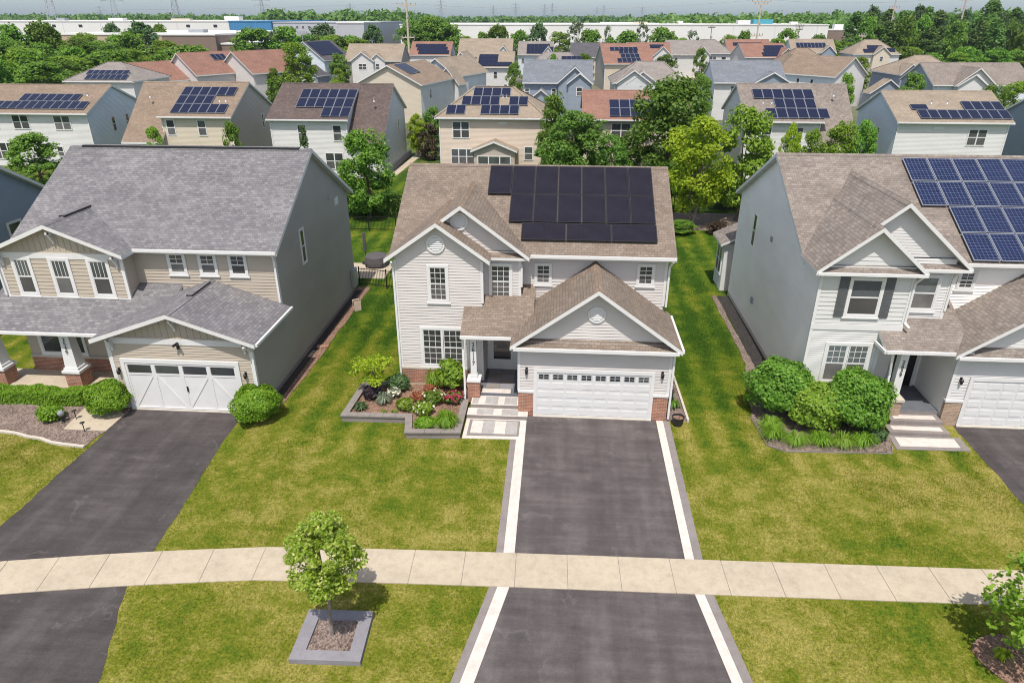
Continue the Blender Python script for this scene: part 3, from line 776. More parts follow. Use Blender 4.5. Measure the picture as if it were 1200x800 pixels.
right(-12.24).box(t, YGl-.4, Y0+.05, 3.36, 3.48, 0, .09, 'white'); front(YBp).box(t, -25.0, -19.2, 3.92, 4.06, -.02, .05, 'white')
t.flush(H2)
# knee brackets under the two gables
for x, y, z in ((-22.1, YBp, 7.05), (-24.75, YBp, 6.0), (-19.45, YBp, 6.0), (-15.74, YGl, 4.3), (-18.65, YGl, 3.35), (-12.9, YGl, 3.35)):
    k = MB(); k.bar((x, y, z-.45), (x, y-.3, z+.05), .09, .09, 'white'); k.bar((x, y-.04, z-.5), (x, y-.04, z+.08), .09, .08, 'white'); k.bar((x, y, z+.04), (x, y-.36, z+.04), .09, .08, 'white'); k.build('bracket', H2)
for x0, x1 in ((-24.42, -23.40), (-22.68, -21.60), (-20.90, -19.78)):
    window(H2, front(YBp), x0+.04, x1-.04, 4.08, 5.92, 1, (4, 1), (0, 0), .14)
for x0, x1 in ((-17.66, -16.80), (-16.22, -15.36), (-14.82, -13.96)):
    window(H2, front(Y0), x0, x1, 4.92, 6.0, 1, (2, 2), (0, 0), .11)
# ground floor behind the porch
pf = MB(); clap(pf, [(-24.8, 27.36, 0), (-18.8, 27.36, 0), (-18.8, 27.36, 3.9), (-24.8, 27.36, 3.9)], (0, -1, 0), TW, .13)
clap(pf, [(-24.8, 27.36, 0), (-24.8, 28.32, 0), (-24.8, 28.32, 3.9), (-24.8, 27.36, 3.9)], (-1, 0, 0), TW, .13)
front(27.36).box(pf, -24.82, -18.85, 0.2, .98, -.05, .06, 'brick'); front(27.36).box(pf, -24.83, -18.85, .98, 1.08, -.05, .09, 'concrete_pale'); pf.build('porch_wall', H2)
window(H2, front(27.36), -24.25, -23.05, 1.1, 2.5, 1, (0, 0), (0, 0), .14, hung=False); window(H2, front(27.36), -22.7, -21.95, 1.1, 2.5, 1, (0, 0), (0, 0), .12, hung=False)
for cx in (-25.35, -21.75):
    c = MB(); c.box(cx-.36, cx+.36, 25.72, 26.44, .0, 1.02, 'brick'); c.box(cx-.42, cx+.42, 25.66, 26.5, 1.02, 1.14, 'white')
    c.box(cx-.34, cx+.34, 25.74, 26.42, 1.14, 1.26, 'white')
    a0, a1 = .29, .20
    lo = [(cx-a0, 26.08-a0, 1.26), (cx+a0, 26.08-a0, 1.26), (cx+a0, 26.08+a0, 1.26), (cx-a0, 26.08+a0, 1.26)]; hi = [(cx-a1, 26.08-a1, 2.98), (cx+a1, 26.08-a1, 2.98), (cx+a1, 26.08+a1, 2.98), (cx-a1, 26.08+a1, 2.98)]
    for i in range(4):
        j = (i+1) % 4; c.poly([lo[i], lo[j], hi[j], hi[i]], 'white')
    o = c.build('porch_column', H2)
    if cx > -22: text_obj('house_number', '2\n5\n4\n9', (cx, 26.08-.262, 2.55), .24, o, M['black'], (R(90-3), 0, 0))
f = MB(); f.box(-26.2, -18.85, 25.6, 27.36, 0, .28, 'concrete'); f.build('porch_floor', H2)
g = MB(); fd = front(YGl-.014)
fd.box(g, -18.32, -13.42, 0, 2.34, 0, .02, 'white'); fd.box(g, -18.46, -18.30, 0, 2.46, .0, .07, 'white'); fd.box(g, -13.44, -13.28, 0, 2.46, 0, .07, 'white'); fd.box(g, -18.30, -13.44, 2.28, 2.46, .0, .07, 'white')
fd.box(g, -18.46, -13.28, 0, .05, .07, .14, 'concrete_pale')
for i in range(4):
    u = -18.30+i*1.215; fd.box(g, u, u+.08, .05, 2.28, .02, .04, 'white'); fd.box(g, u+1.135, u+1.215, .05, 2.28, .02, .04, 'white')
    for z in (.05, 1.70, 2.18): fd.box(g, u+.08, u+1.135, z, z+.09, .02, .041, 'white')
    p, q = (u+.08, u+1.135) if i % 2 == 0 else (u+1.135, u+.08)
    g.bar(fd.p(p, .14, .031), fd.p(q, 1.70, .031), .022, .085, 'white', up=(1, 0, 0))
gd = g.build('garage_door', H2)
for i in range(4):
    u = -18.30+i*1.215; q = MB(); fd.quad(q, u+.1, u+1.115, 1.79, 2.18, .03, 'glass'); q.build('door_light', gd)
for u in (-15.74,):
    q = MB(); fd.box(q, u-.03, u+.03, .95, 1.2, .04, .07, 'black'); q.build('handle', gd)
sconce(H2, fd, -18.62, 1.85); sconce(H2, fd, -13.05, 1.85)
mb = MB(); fd.box(mb, -15.78, -15.70, 3.0, 3.3, .04, .12, 'black'); mb.bar(fd.p(-15.74, 3.25, .1), fd.p(-15.86, 3.2, .25), .07, .09, 'black'); mb.bar(fd.p(-15.74, 3.25, .1), fd.p(-15.62, 3.2, .25), .07, .09, 'black'); mb.build('floodlight', H2)
downspout(H2, [(-12.60, 27.95, 6.1), (-12.66, 28.2, 5.7), (-12.66, 28.2, 3.75)]); downspout(H2, [(-12.72, 24.2, 3.35), (-12.60, 24.58, 3.0), (-12.60, 24.58, .1)]); downspout(H2, [(-25.05, 27.0, 6.1), (-25.03, 27.32, 5.7), (-25.03, 27.32, 4.1)])
window(H2, right(-12.68), 31.45, 32.05, 4.40, 6.2, 1, (0, 0), (0, 0), .09, sill=False)
mb = PARTS('wall_vent'); right(-12.68).box(mb, 36.2, 36.55, 6.5, 6.75, 0, .06, 'lattice'); right(-12.68).box(mb, 37.15, 37.75, 5.95, 6.35, 0, .05, 'white'); mb.flush(H2)
b = PARTS('masonry'); right(-12.66).box(b, YGl, 39.5, 0, .22, -.1, .025, 'stone'); right(-12.64).box(b, 38.6, 39.3, .5, 1.6, 0, .2, 'steel'); b.flush(H2)

# ================================================================== THE RIGHT HOUSE
H3 = empty('house', (0, 0, 0), 0, 'pale grey house at right with blue gridded solar panels, dark shutters and twin front gables', 'house', 'houses of the front row')
RM, GW, WW = 'roof_mauve', 'c_greige', 'c_white'  # GW: siding colour paled and warmed to lift the walls out of shade
w, r = MB(), MB()
Y0, YA, YBb, YGr = 28.3, 26.55, 27.2, 25.75
V3 = (27.94, 6.38, (9.66-6.38)/(34.1-27.94))
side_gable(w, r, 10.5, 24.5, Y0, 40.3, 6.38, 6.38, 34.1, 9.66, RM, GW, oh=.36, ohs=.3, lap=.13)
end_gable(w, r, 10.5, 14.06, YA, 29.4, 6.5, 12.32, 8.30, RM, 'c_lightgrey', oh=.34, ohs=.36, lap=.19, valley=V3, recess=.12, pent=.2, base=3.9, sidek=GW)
end_gable(w, r, 10.9, 15.86, YBb, 29.0, 6.5, 13.40, 9.10, RM, 'c_white', oh=.32, ohs=.56, lap=.12, valley=V3, recess=.12, pent=.2, base=3.9)
clap(w, [(10.5, YA+.004, 0), (13.35, YA+.004, 0), (13.35, YA+.004, 3.98), (10.5, YA+.004, 3.98)], (0, -1, 0), WW, .10)
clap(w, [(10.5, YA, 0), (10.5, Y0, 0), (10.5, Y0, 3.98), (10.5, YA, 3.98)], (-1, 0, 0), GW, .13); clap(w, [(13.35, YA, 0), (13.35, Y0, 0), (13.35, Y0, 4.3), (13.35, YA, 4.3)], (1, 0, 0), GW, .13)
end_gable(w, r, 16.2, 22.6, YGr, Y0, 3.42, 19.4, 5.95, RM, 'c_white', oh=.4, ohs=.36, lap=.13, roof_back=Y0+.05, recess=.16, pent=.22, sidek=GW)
w.build('wall', H3); r.build('roof', H3)
pr = MB(); pr.slab([(13.2, 25.55, 3.48), (16.6, 25.55, 3.48), (16.6, 28.4, 4.80), (13.2, 28.4, 4.80)], .16, RM, 'white', 'soffit'); pr.build('porch_roof', H3)
t = PARTS('trim_board')
for x in (10.5, 14.06): front(YA).box(t, x-.06, x+.06, 4.15, 6.3, -.05, .035, 'white')
front(YBb).box(t, 15.8, 15.92, 4.2, 6.3, -.05, .035, 'white'); front(YA).box(t, 10.44, 14.1, 3.90, 4.15, -.05, .05, 'white')
for x in (10.5, 13.35): front(YA).box(t, x-.06, x+.06, 0, 3.9, -.05, .04, 'white')
front(YA-.28).box(t, 10.2, 14.36, 6.34, 6.45, -.02, .10, 'white'); front(YBb-.26).box(t, 14.4, 16.35, 6.34, 6.45, -.02, .10, 'white'); front(Y0-.36).box(t, 16.3, 24.7, 6.28, 6.4, 0, .11, 'white')
front(25.55).box(t, 13.2, 15.85, 3.36, 3.48, 0, .1, 'white'); front(YGr-.34).box(t, 15.95, 22.9, 3.24, 3.36, -.02, .1, 'white'); left(13.2).box(t, -27.0, -25.5, 3.34, 3.46, 0, .08, 'white')
for x in (16.2,): front(YGr).box(t, x-.06, x+.06, 1.2, 3.3, -.05, .035, 'white')
t.flush(H3)
b = PARTS('masonry'); front(YA).box(b, 10.5, 13.35, 0, .95, -.1, .07, 'brick_tan')
fg = front(YGr); fg.box(b, 16.15, 16.82, 0, 1.14, -.1, .07, 'brick_tan'); fg.box(b, 16.12, 16.84, 1.14, 1.24, -.1, .1, 'white'); left(10.5).box(b, -40.3, -Y0, 0, .25, -.1, .02, 'concrete'); b.flush(H3)
window(H3, front(YA), 11.62, 13.0, 4.48, 6.2, 1, (0, 0), (0, 0), .11, glass='glass_pale')
for x0, x1 in ((11.24, 11.60), (13.02, 13.38)):
    s = MB(); front(YA).box(s, x0, x1, 4.48, 6.2, .02, .06, 'shutter')
    for i in range(20): front(YA).box(s, x0+.05, x1-.05, 4.54+i*.08, 4.59+i*.08, .06, .068, 'shutter')
    s.build('shutter', H3)
window(H3, front(YA), 11.2, 13.1, 1.42, 3.32, 2, (3, 3), (0, 0), .13, glass='glass_pale')
window(H3, front(YBb), 14.32, 15.48, 4.55, 6.15, 1, (0, 0), (0, 0), .11, glass='glass_pale'); window(H3, front(Y0), 16.72, 17.46, 5.12, 6.0, 1, (2, 2), (2, 2), .1)
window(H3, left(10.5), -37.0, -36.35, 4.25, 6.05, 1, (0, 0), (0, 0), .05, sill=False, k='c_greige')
mb = PARTS('wall_vent'); left(10.5).box(mb, -33.6, -33.35, 5.5, 5.75, 0, .08, 'lattice'); left(10.5).box(mb, -35.2, -34.9, 1.6, 1.9, 0, .1, 'lattice'); mb.flush(H3)
sR = (9.66-6.38)/(34.1-27.94)
panels(H3, 27.94, 6.38, sR, [(15.85, 5.0, 6, 1.1, 1.62), (15.85, 3.36, 6, 1.1, 1.62), (16.95, 1.72, 5, 1.1, 1.62), (16.95, .08, 5, 1.1, 1.62)], 'blue', gap=.03)
downspout(H3, [(14.2, 26.2, 6.35), (14.12, 26.5, 6.0), (14.12, 26.5, 4.3), (14.25, 26.3, 4.15)]); downspout(H3, [(15.98, 27.0, 6.35), (15.9, 27.15, 6.0), (15.9, 27.15, 4.6)])
downspout(H3, [(13.5, 25.6, 3.4), (13.75, 25.9, 2.2), (13.7, 25.85, 1.3), (13.62, 25.72, 1.1), (13.62, 25.72, .35), (13.4, 25.6, .3)])
sconce(H3, fg, 16.5, 2.15)
g = MB(); fd = front(YGr-.014)
fd.box(g, 16.84, 21.9, 0, 2.26, 0, .02, 'white'); fd.box(g, 16.84, 16.98, 0, 2.32, .02, .07, 'white'); fd.box(g, 21.76, 21.9, 0, 2.32, .02, .07, 'white'); fd.box(g, 16.98, 21.76, 2.16, 2.32, .02, .07, 'white'); fd.box(g, 16.84, 21.9, 0, .05, .02, .13, 'concrete_pale')
for i in range(5):
    z0 = .06+i*.415; fd.box(g, 16.98, 21.76, z0, z0+.405, .02, .035, 'white')
    for j in range(8):
        u = 16.98+j*.5975; fd.box(g, u+.05, u+.5475, z0+.07, z0+.335, .035, .048, 'white')
g.build('garage_door', H3)
e = MB(); fx = front(Y0-.02); fx.box(e, 15.0, 15.95, .5, 2.6, 0, .05, 'door_dark'); dr = e.build('front_door', H3)
e = MB(); fx.box(e, 14.88, 15.0, .5, 2.72, 0, .07, 'white'); fx.box(e, 15.95, 16.07, .5, 2.72, 0, .07, 'white'); fx.box(e, 15.0, 15.95, 2.6, 2.72, 0, .07, 'white'); e.build('door_frame', dr)
c = MB(); c.box(13.86, 14.46, 25.72, 26.32, 0, 1.05, 'brick_tan'); c.box(13.80, 14.52, 25.66, 26.38, 1.05, 1.17, 'concrete_pale'); c.box(14.0, 14.32, 25.86, 26.18, 1.17, 3.35, 'white'); o = c.build('porch_column', H3)
text_obj('house_number', '2\n6\n3\n9', (14.16, 25.845, 2.75), .24, o, M['black'])
f = MB(); f.box(13.5, 16.14, 25.95, Y0, 0, .5, 'paver_dark', top='tile_dark'); f.build('porch_floor', H3)
for x0, x1, y0, y1, z in ((14.0, 16.1, 25.35, 25.95, .36), (13.75, 16.15, 24.75, 25.35, .18)):
    s = MB(); s.box(x0, x1, y0, y1, 0, z, 'stone'); s.box(x0+.2, x1-.2, y0+.18, y1-.12, z, z+.005, 'paver_white'); s.build('step', H3)
# low bay at the back corner, with its own little roof
y0, y1 = 40.8, 43.0
w = MB(); w.prism([(10.12, y0+.2), (13.4, y0+.2), (13.4, y1), (10.12, y1)], 0, 3.05, 's_lightgrey'); w.build('bay_wall', H3)
r = MB(); r.slab([(9.8, y0-.1, 3.1), (11.5, y0-.1, 3.9), (11.5, y1+.3, 3.9), (9.8, y1+.3, 3.1)], .14, RM, 'white'); r.slab([(11.501, y0-.1, 3.9), (13.7, y0-.1, 3.1), (13.7, y1+.3, 3.1), (11.501, y1+.3, 3.9)], .14, RM, 'white'); r.build('bay_roof', H3)
window(H3, left(10.12), -42.7, -41.3, .9, 2.75, 2, (0, 0), (0, 0), .09, sill=False)

# ================================================================== the blue house that only shows its side, far left
H4 = empty('house', (0, 0, 0), 0, 'blue sided house cut off by the left edge, beside the wide grey roof', 'house', 'houses of the front row')
w, r = MB(), MB()
side_gable(w, r, -42.5, -30.4, 28.6, 38.6, 6.0, 6.0, 33.6, 9.2, 'roof_grey', 'c_slate', oh=.4, ohs=.35, lap=.14)
w.build('wall', H4); r.build('roof', H4)
window(H4, right(-30.4), 34.6, 35.7, 3.9, 5.3, 1, (0, 0), (0, 0), .1, sill=False)
window(H4, front(28.6), -34.5, -33.2, 4.0, 5.6, 1, (0, 0), (0, 0), .1)
# ================================================================== HOUSES BEHIND
def far_house(label, x0, x1, y0, y1, e, zr, roof, wall, kind='side', rot=0., side=None, ext=None, gables=(), wins=(), swins=(), pan=None, group=None, oh=.4, garage=None, hipx=None, vents=(), eb=None, porch=None, yr=None):
    """built in its own frame: origin at the middle of the front wall's foot"""
    cx = (x0+x1)/2; W = x1-x0; D = y1-y0
    H = empty('house', (cx, y0, 0), rot, label, 'house', group)
    w, r = MB(), MB(); wk = 's_'+wall; sk = 's_'+(side or wall)
    a, b = -W/2, W/2; rk = 'roof_'+roof; ry = D/2 if yr is None else yr-y0
    if kind == 'side':
        la, lb = a, b
        if ext:                       # part of the front slope runs lower (x range, eave height, how far forward)
            if ext[0] == 'l': la = a+ext[1]
            else: lb = b-ext[1]
            ex0, ex1 = (a, la-.02) if ext[0] == 'l' else (lb+.02, b)
            side_gable(w, r, ex0, ex1, -ext[3], D-.03, ext[2], eb or e, ry, zr-.03, rk, wk, oh=oh, ohs=.25, th=.2, sidek=sk)
        side_gable(w, r, la, lb, 0, D, e, eb or e, ry, zr, rk, wk, oh=oh, ohs=.25, th=.2, sidek=sk)
        slope = (zr-e)/(ry+oh)
    elif kind == 'hip':
        hip(w, r, a, b, 0, D, e, zr, rk, wk, oh=oh, th=.2, xl=hipx[0] if hipx else None, xr=hipx[1] if hipx else None); slope = (zr-e)/((D+2*oh)/2)
    else:
        end_gable(w, r, a, b, 0, D, e, (a+b)/2, zr, rk, wk, oh=oh, ohs=oh, th=.2, roof_back=D+.3, sidek=sk); slope = None
    w.build('wall', H); r.build('roof', H)
    f = Fr((0, 0, 0), (1, 0, 0), (0, -1, 0))
    for g in gables:                  # (x centre, half width, apex z, forward, eave z, face colour, window count, two-step)
        gx, hw, za, fw, ge, gk = g[:6]; q, s = MB(), MB()
        end_gable(q, s, gx-hw+.3, gx+hw-.3, -fw, 2., ge, gx, za, rk, 's_'+gk, oh=.35, ohs=.3, th=.2, roof_back=.6, valley=(-oh, e, slope) if ge > 4.5 and slope else None, recess=.25 if len(g) > 7 and g[7] else 0, pent=.25)
        q.build('gable_wall', H); s.build('gable_roof', H)
        fg = Fr((0, -fw, 0), (1, 0, 0), (0, -1, 0))
        n = g[6] if len(g) > 6 else 1
        if n == 'garage':
            d = MB(); fg.box(d, gx-hw+.8, gx+hw-.8, 0, 2.2, 0, .05, 'white')
            for i in range(1, 4): fg.box(d, gx-hw+.85, gx+hw-.85, i*.55-.02, i*.55, .05, .06, 'soffit')
            fg.box(d, gx-hw+1, gx+hw-1, 1.75, 2.05, .05, .058, 'glass'); d.build('garage_door', H)
        elif n: far_window(H, fg, gx-.5*n, gx+.5*n, ge-2.0, ge-.55, max(1, n))
    for x, z, ww, hh, n in wins: far_window(H, f, x-ww/2, x+ww/2, z-hh/2, z+hh/2, n)
    for s, y, z, ww, hh in swins:
        fs = Fr((b, 0, 0), (0, 1, 0), (1, 0, 0)) if s == 'r' else Fr((a, 0, 0), (0, -1, 0), (-1, 0, 0))
        yy = y if s == 'r' else -y
        far_window(H, fs, yy-ww/2, yy+ww/2, z-hh/2, z+hh/2)
    if pan and kind == 'front': panels_right(H, 0, zr, (zr-e)/(W/2+oh), pan[0], pan[1])
    elif pan: panels(H, -oh, e, slope, pan[0], pan[1])
    for vx, d in vents: vent_pipe(H, vx, -oh+d, e+slope*d)
    t = PARTS('trim_board'); f2 = Fr((0, -oh, 0), (1, 0, 0), (0, -1, 0))
    if kind != 'front':
        xa, xb = (la, lb) if kind == 'side' else (a, b)
        f2.box(t, xa-.2, xb+.2, e-.13, e-.01, 0, .1, 'white')
        for x in (xa+.06, xb-.06): f.box(t, x-.06, x+.06, 0, e-.2, -.02, .05, 'white')
        t.flush(H)
    return H
G1, G2, G3 = 'houses along the back of the yards', 'houses across the far street', 'houses at the far end of the estate'
# --- the row that backs onto these yards (their rear walls face the camera)
far_house('white house with a blue gable end and two rows of navy panels, at far left', -66.5, -52.9, 75.9, 86.6, 5.9, 8.45, 'tan', 'white', side='sky', group=G1,
    pan=([(-4.6, .75, 11, 1.0, 1.62), (-2.2, 2.42, 7, 1.0, 1.55)], 'navy'), wins=[(-4.9, 4.9, 2.0, 1.6, 2), (-1.2, 4.9, 2.0, 1.6, 2), (3.7, 4.85, 2.0, 1.6, 2), (-4.2, 1.7, 2.6, 1.9, 3), (.6, 1.7, 1.4, 1.9, 1), (2.6, 1.7, .8, 1.2, 1)], swins=[('r', 4.4, 4.2, .7, 1.7), ('r', 7.2, 4.2, .7, 1.7)], vents=[(5.3, 3.5)])
far_house('tan house with dark gable end, roof falling low at left and three panel rows', -47.6, -35.7, 74.3, 85.4, 5.9, 8.95, 'tan', 'beige', side='taupe', group=G1, ext=('l', 4.1, 3.3, .8),
    pan=([(-.75, .55, 6, 1.02, 1.68), (-.75, 2.25, 4, 1.02, 1.55), (-.75, 3.82, 6, 1.02, 1.68)], 'navy'), wins=[(-.9, 4.7, 1.0, 1.7, 1), (2.6, 4.7, 1.0, 1.7, 1)], swins=[('r', 8.2, 4.4, .6, 1.7)], vents=[(-4.2, 3.2), (4.0, 2.6), (4.7, 2.6)])
far_house('white house with a dark brown split level roof and navy panels', -30.9, -18.9, 73.0, 84.2, 5.9, 8.98, 'dark', 'white', side='dove', group=G1, ext=('r', 3.7, 3.35, .7),  # side wall greyed: shade painted into what is white siding
    pan=([(-3.5, 3.75, 6, 1.02, 1.65), (-3.5, 2.05, 6, 1.02, 1.65), (-.44, .4, 3, 1.02, 1.65)], 'navy'), wins=[(-2.6, 4.5, 1.0, 1.7, 1), (1.2, 4.5, 1.0, 1.7, 1), (.6, 1.6, 2.0, 1.8, 2), (3.9, 1.6, 1.6, 1.8, 2)], swins=[('r', 7.5, 4.2, .6, 1.7)], vents=[(4.7, 3.0)])
h = far_house('beige hip roofed house right behind the middle house, with scattered navy panels', -13.3, -1.95, 75.6, 85.6, 5.9, 8.6, 'sand', 'peach', kind='hip', group=G1, hipx=(-2.2, 2.0),
    pan=([(-4.9, .55, 2, 1.03, 1.65), (-1.2, .55, 4, 1.03, 1.65), (-3.4, 2.25, 4, 1.03, 1.65), (1.75, 2.25, 2, 1.03, 1.65), (-2.3, 3.93, 4, 1.03, 1.65)], 'navy'), wins=[(-3.3, 4.6, 1.9, 1.8, 2), (-3.2, 1.8, 2.6, 1.7, 3), (4.0, 2.2, 1.0, 1.5, 1), (1.2, 5.35, .9, .2, 1)], gables=[(.4, 2.5, 3.75, 1.6, 2.75, 'taupe', 0)], vents=[(1.0, 3.4), (1.4, 3.4)])
far_window(h, Fr((0, -1.6, 0), (1, 0, 0), (0, -1, 0)), -1.4, 2.2, .4, 2.2, 3)
far_house('cream house with red brown roof and panels, half hidden by round trees', 2.25, 13.2, 75.2, 85.9, 5.9, 8.3, 'red', 'beige', group=G1,
    pan=([(-2.85, .45, 5, 1.1, 1.75), (-2.85, 2.2, 5, 1.1, 1.75)], 'navy'), wins=[(-1.6, 4.75, 2.1, 1.6, 2), (-3.4, 1.6, 1.0, 1.7, 1)])
far_house('pale house with grey gable end, mauve roof falling low at right and navy panels', 18.9, 30.0, 74.9, 86.1, 5.9, 9.1, 'mauve', 'white', side='lightgrey', group=G1, ext=('r', 3.6, 3.4, .7),
    pan=([(-3.5, .45, 6, 1.05, 1.68), (-2.4, 2.15, 4, 1.05, 1.68), (-4.4, 3.85, 6, 1.05, 1.68)], 'navy'), wins=[(-3.4, 4.5, 1.1, 1.7, 1), (-.2, 4.5, 1.1, 1.7, 1)], swins=[('l', 4.8, 3.6, .6, 1.6)], vents=[(-3.5, 2.8), (-2.6, 2.8), (4.0, 4.0)])
far_house('white house with blue grey shaded gable end and an L of dark roof panels', 34.3, 45.3, 75.5, 86.0, 5.9, 8.45, 'sand', 'white', side='sky', group=G1,  # gable end tinted bluish: its shade is put into the siding colour
    pan=([(-3.3, .55, 9, 1.0, 1.65), (1.6, 2.22, 4, 1.0, 1.65), (-3.7, 2.22, 1, 1.7, 1.0)], 'navy'), wins=[(2.6, 4.4, 1.9, 1.7, 2), (-1.4, 5.3, 1.0, .25, 1)], swins=[('l', 4.2, 3.9, .7, 1.8), ('l', 6.6, 3.9, .7, 1.8)], vents=[(-1.3, 3.3), (.3, 3.3)])
far_house('slate sided house at the right edge, next to the L of dark panels', 51.6, 63, 77, 88, 5.4, 8.3, 'tan', 'slate', group=G1, wins=[(-3.5, 4.4, 1.0, 1.6, 1)], swins=[('l', 4.2, 3.9, .7, 1.6)])
far_house('white house at the left edge of the photo, mostly cut off behind the trees', -84, -70, 77, 88, 5.9, 8.5, 'tan', 'white', group=G1, wins=[(4.5, 4.7, 1.9, 1.6, 2)])
# --- across the far street, their fronts towards us
far_house('grey hip roofed house at far left under the wood, with two rows of dark panels', -83.5, -71.8, 116.6, 128, 5.9, 8.6, 'pale', 'white', kind='hip', group=G2, hipx=(-1.3, .9), pan=([(-2.6, .5, 7, 1.05, 1.6), (-3.1, 2.2, 7, 1.05, 1.4)], 'navy'), swins=[('r', 4, 4.2, 1.2, 1.5)])
far_house('brown roofed house with a white front gable, leftmost of the row of reddish roofs', -87, -77.5, 131, 143, 4.6, 7.9, 'red', 'white', kind='front', rot=R(-27), group=G2)
far_house('red brown roofed house with a small blue panel patch, middle of the three reddish roofs', -80.0, -70.5, 139, 151, 5.4, 9.3, 'red', 'cream', kind='front', rot=R(-27), group=G2, pan=([(6.5, 2.6, 3, 1.1, 1.7)], 'navy'))
far_house('red roofed house with two small grey dormers, rightmost of the three reddish roofs', -72.0, -61.5, 144.5, 157, 5.4, 9.4, 'red', 'cream', kind='front', rot=R(-27), group=G2, swins=[('r', 3.5, 3.8, .9, 1.5), ('r', 7.5, 3.8, .9, 1.5)])
far_house('blue house with a long dark panel block and a navy garage gable', -70.5, -59.5, 181, 193, 5.9, 10.2, 'slate', 'sky', kind='front', rot=R(-16), group=G2, pan=([(.6, 2.2, 9, 1.1, 1.75), (.6, 3.9, 9, 1.1, 1.75), (.6, 5.5, 9, 1.1, 1.75)], 'dark'), gables=[(3.0, 3.4, 4.9, 4.5, 2.6, 'slate', 'garage')], wins=[(-2.5, 4.2, 1.6, 1.8, 2), (1.0, 4.4, 1.4, 1.8, 1)])
far_house('tan house with a double step white front gable, left of the cream gable end', -54, -40.2, 178.5, 189, 5.9, 9.6, 'sand', 'olive', group=G2, gables=[(-2.4, 3.0, 8.0, 1.2, 5.9, 'white', 2), (1.2, 2.2, 7.6, .6, 5.9, 'white', 1)], swins=[('l', 5, 4, .8, 1.5)])
h = far_house('house with a big plain cream gable end and a blue panel on its tan roof', -33.5, -22.6, 115, 130, 5.9, 8.75, 'tan', 'beige', kind='front', rot=R(-12), side='dove', group=G2, pan=([(1.6, 3.4, 4, 1.05, 1.6), (1.6, 1.9, 4, 1.05, 1.6)], 'navy'), swins=[('r', 4, 4.2, .8, 1.5)])
far_house('pale blue house with two stepped gables and white side wall behind the cream gable end', -27.2, -19.4, 132, 146, 5.9, 8.9, 'sand', 'sky', kind='front', rot=R(-17), side='sky', group=G2, gables=[(3.4, 2.4, 7.6, 2.5, 4.8, 'white', 0)], swins=[('r', 4, 4.2, .8, 1.5)])
far_house('red roofed house with a wide dark panel block, beside the tall pale pole', -44.0, -32.6, 208, 219, 5.9, 9.3, 'red', 'lightgrey', group=G3, pan=([(-3.4, .5, 8, 1.1, 1.7), (-4.0, 2.2, 8, 1.1, 1.7), (-4.6, 3.9, 8, 1.1, 1.5)], 'dark'))
h = far_house('white house with a solid navy panel slope, behind the beige hip roof', -19.0, -11.2, 157.5, 168.5, 5.9, 8.8, 'sand', 'white', group=G2, pan=([(-3.6, .3, 7, 1.05, 1.65), (-3.6, 1.95, 4, 1.05, 1.65), (-3.6, 3.6, 4, 1.05, 1.5)], 'dark'), wins=[(-2.6, 4.3, .9, 1.5, 1), (.2, 4.3, .9, 1.5, 1), (-2.2, 1.7, 2.6, 1.1, 3), (2.4, 1.7, .8, 1.5, 1)])
far_house('white gabled wing house with tan roof left of the solid navy panel slope', -25.6, -19.3, 158.5, 169, 5.7, 8.8, 'sand', 'white', kind='front', side='sky', group=G2, gables=[(.6, 2.4, 3.8, 2.2, 2.6, 'white', 1)])
far_house('house with a broad tan roof and a white front dormer behind the navy panel slope', -29.5, -14.8, 203.5, 215, 5.9, 10.2, 'sand', 'slate', group=G3, gables=[(5.2, 2.6, 8.6, .8, 5.9, 'white', 1)])
far_house('blue grey house with twin dark gables and garage gable, right of the beige hip roof', -6.6, 4.5, 119.2, 130, 5.9, 9.1, 'blue', 'slate', side='sky', group=G2,
    gables=[(2.75, 2.9, 8.4, .7, 5.9, 'slate', 0), (3.55, 2.1, 7.5, 1.0, 5.9, 'slate', 1), (-2.6, 3.1, 5.2, 3.2, 2.8, 'slate', 'garage')], wins=[(-5.0, 4.5, .8, 1.1, 1), (-.6, 4.5, .8, 1.1, 1), (1.5, 4.5, 1.1, 1.6, 1)])
far_house('blue house with a dark panel block and white front gable, behind the slate roof', -13.4, -3.5, 212, 223, 5.9, 9.3, 'pale', 'sky', group=G3, pan=([(-2.6, .5, 7, 1.1, 1.7), (-2.6, 2.2, 7, 1.1, 1.7), (-2.6, 3.9, 6, 1.1, 1.4)], 'dark'), wins=[(-3.6, 4.2, .9, 1.5, 1)], gables=[(3.6, 1.9, 8.2, .5, 5.9, 'white', 0)])
far_house('grey hip roofed house with two dark panel patches, directly behind the slate roof', -8.2, 4.6, 152.5, 163.5, 5.9, 8.9, 'pale', 'lightgrey', kind='hip', group=G2, hipx=(-2.4, 2.6), pan=([(-4.2, 1.6, 2, 1.05, 1.6), (.1, 1.6, 4, 1.05, 1.6), (1.1, 3.2, 4, 1.05, 1.6)], 'dark'))
far_house('charcoal roofed house left of the red roof with its tan gable end', 1.6, 12.0, 200, 211, 5.9, 9.3, 'slate', 'beige', group=G3)
far_house('house with red brown roof, large tan gable end and slanting blue panels', 9.2, 20.4, 171.2, 186, 5.9, 10.0, 'red', 'beige', side='olive', rot=R(6), group=G2, pan=([(-2.6, .5, 5, 1.1, 1.75), (-1.6, 2.3, 4, 1.1, 1.75), (-1.8, 4.1, 4, 1.1, 1.75), (-3.8, 5.4, 6, 1.1, 1.6)], 'navy'), wins=[(2.4, 4.6, .9, 1.3, 1)])
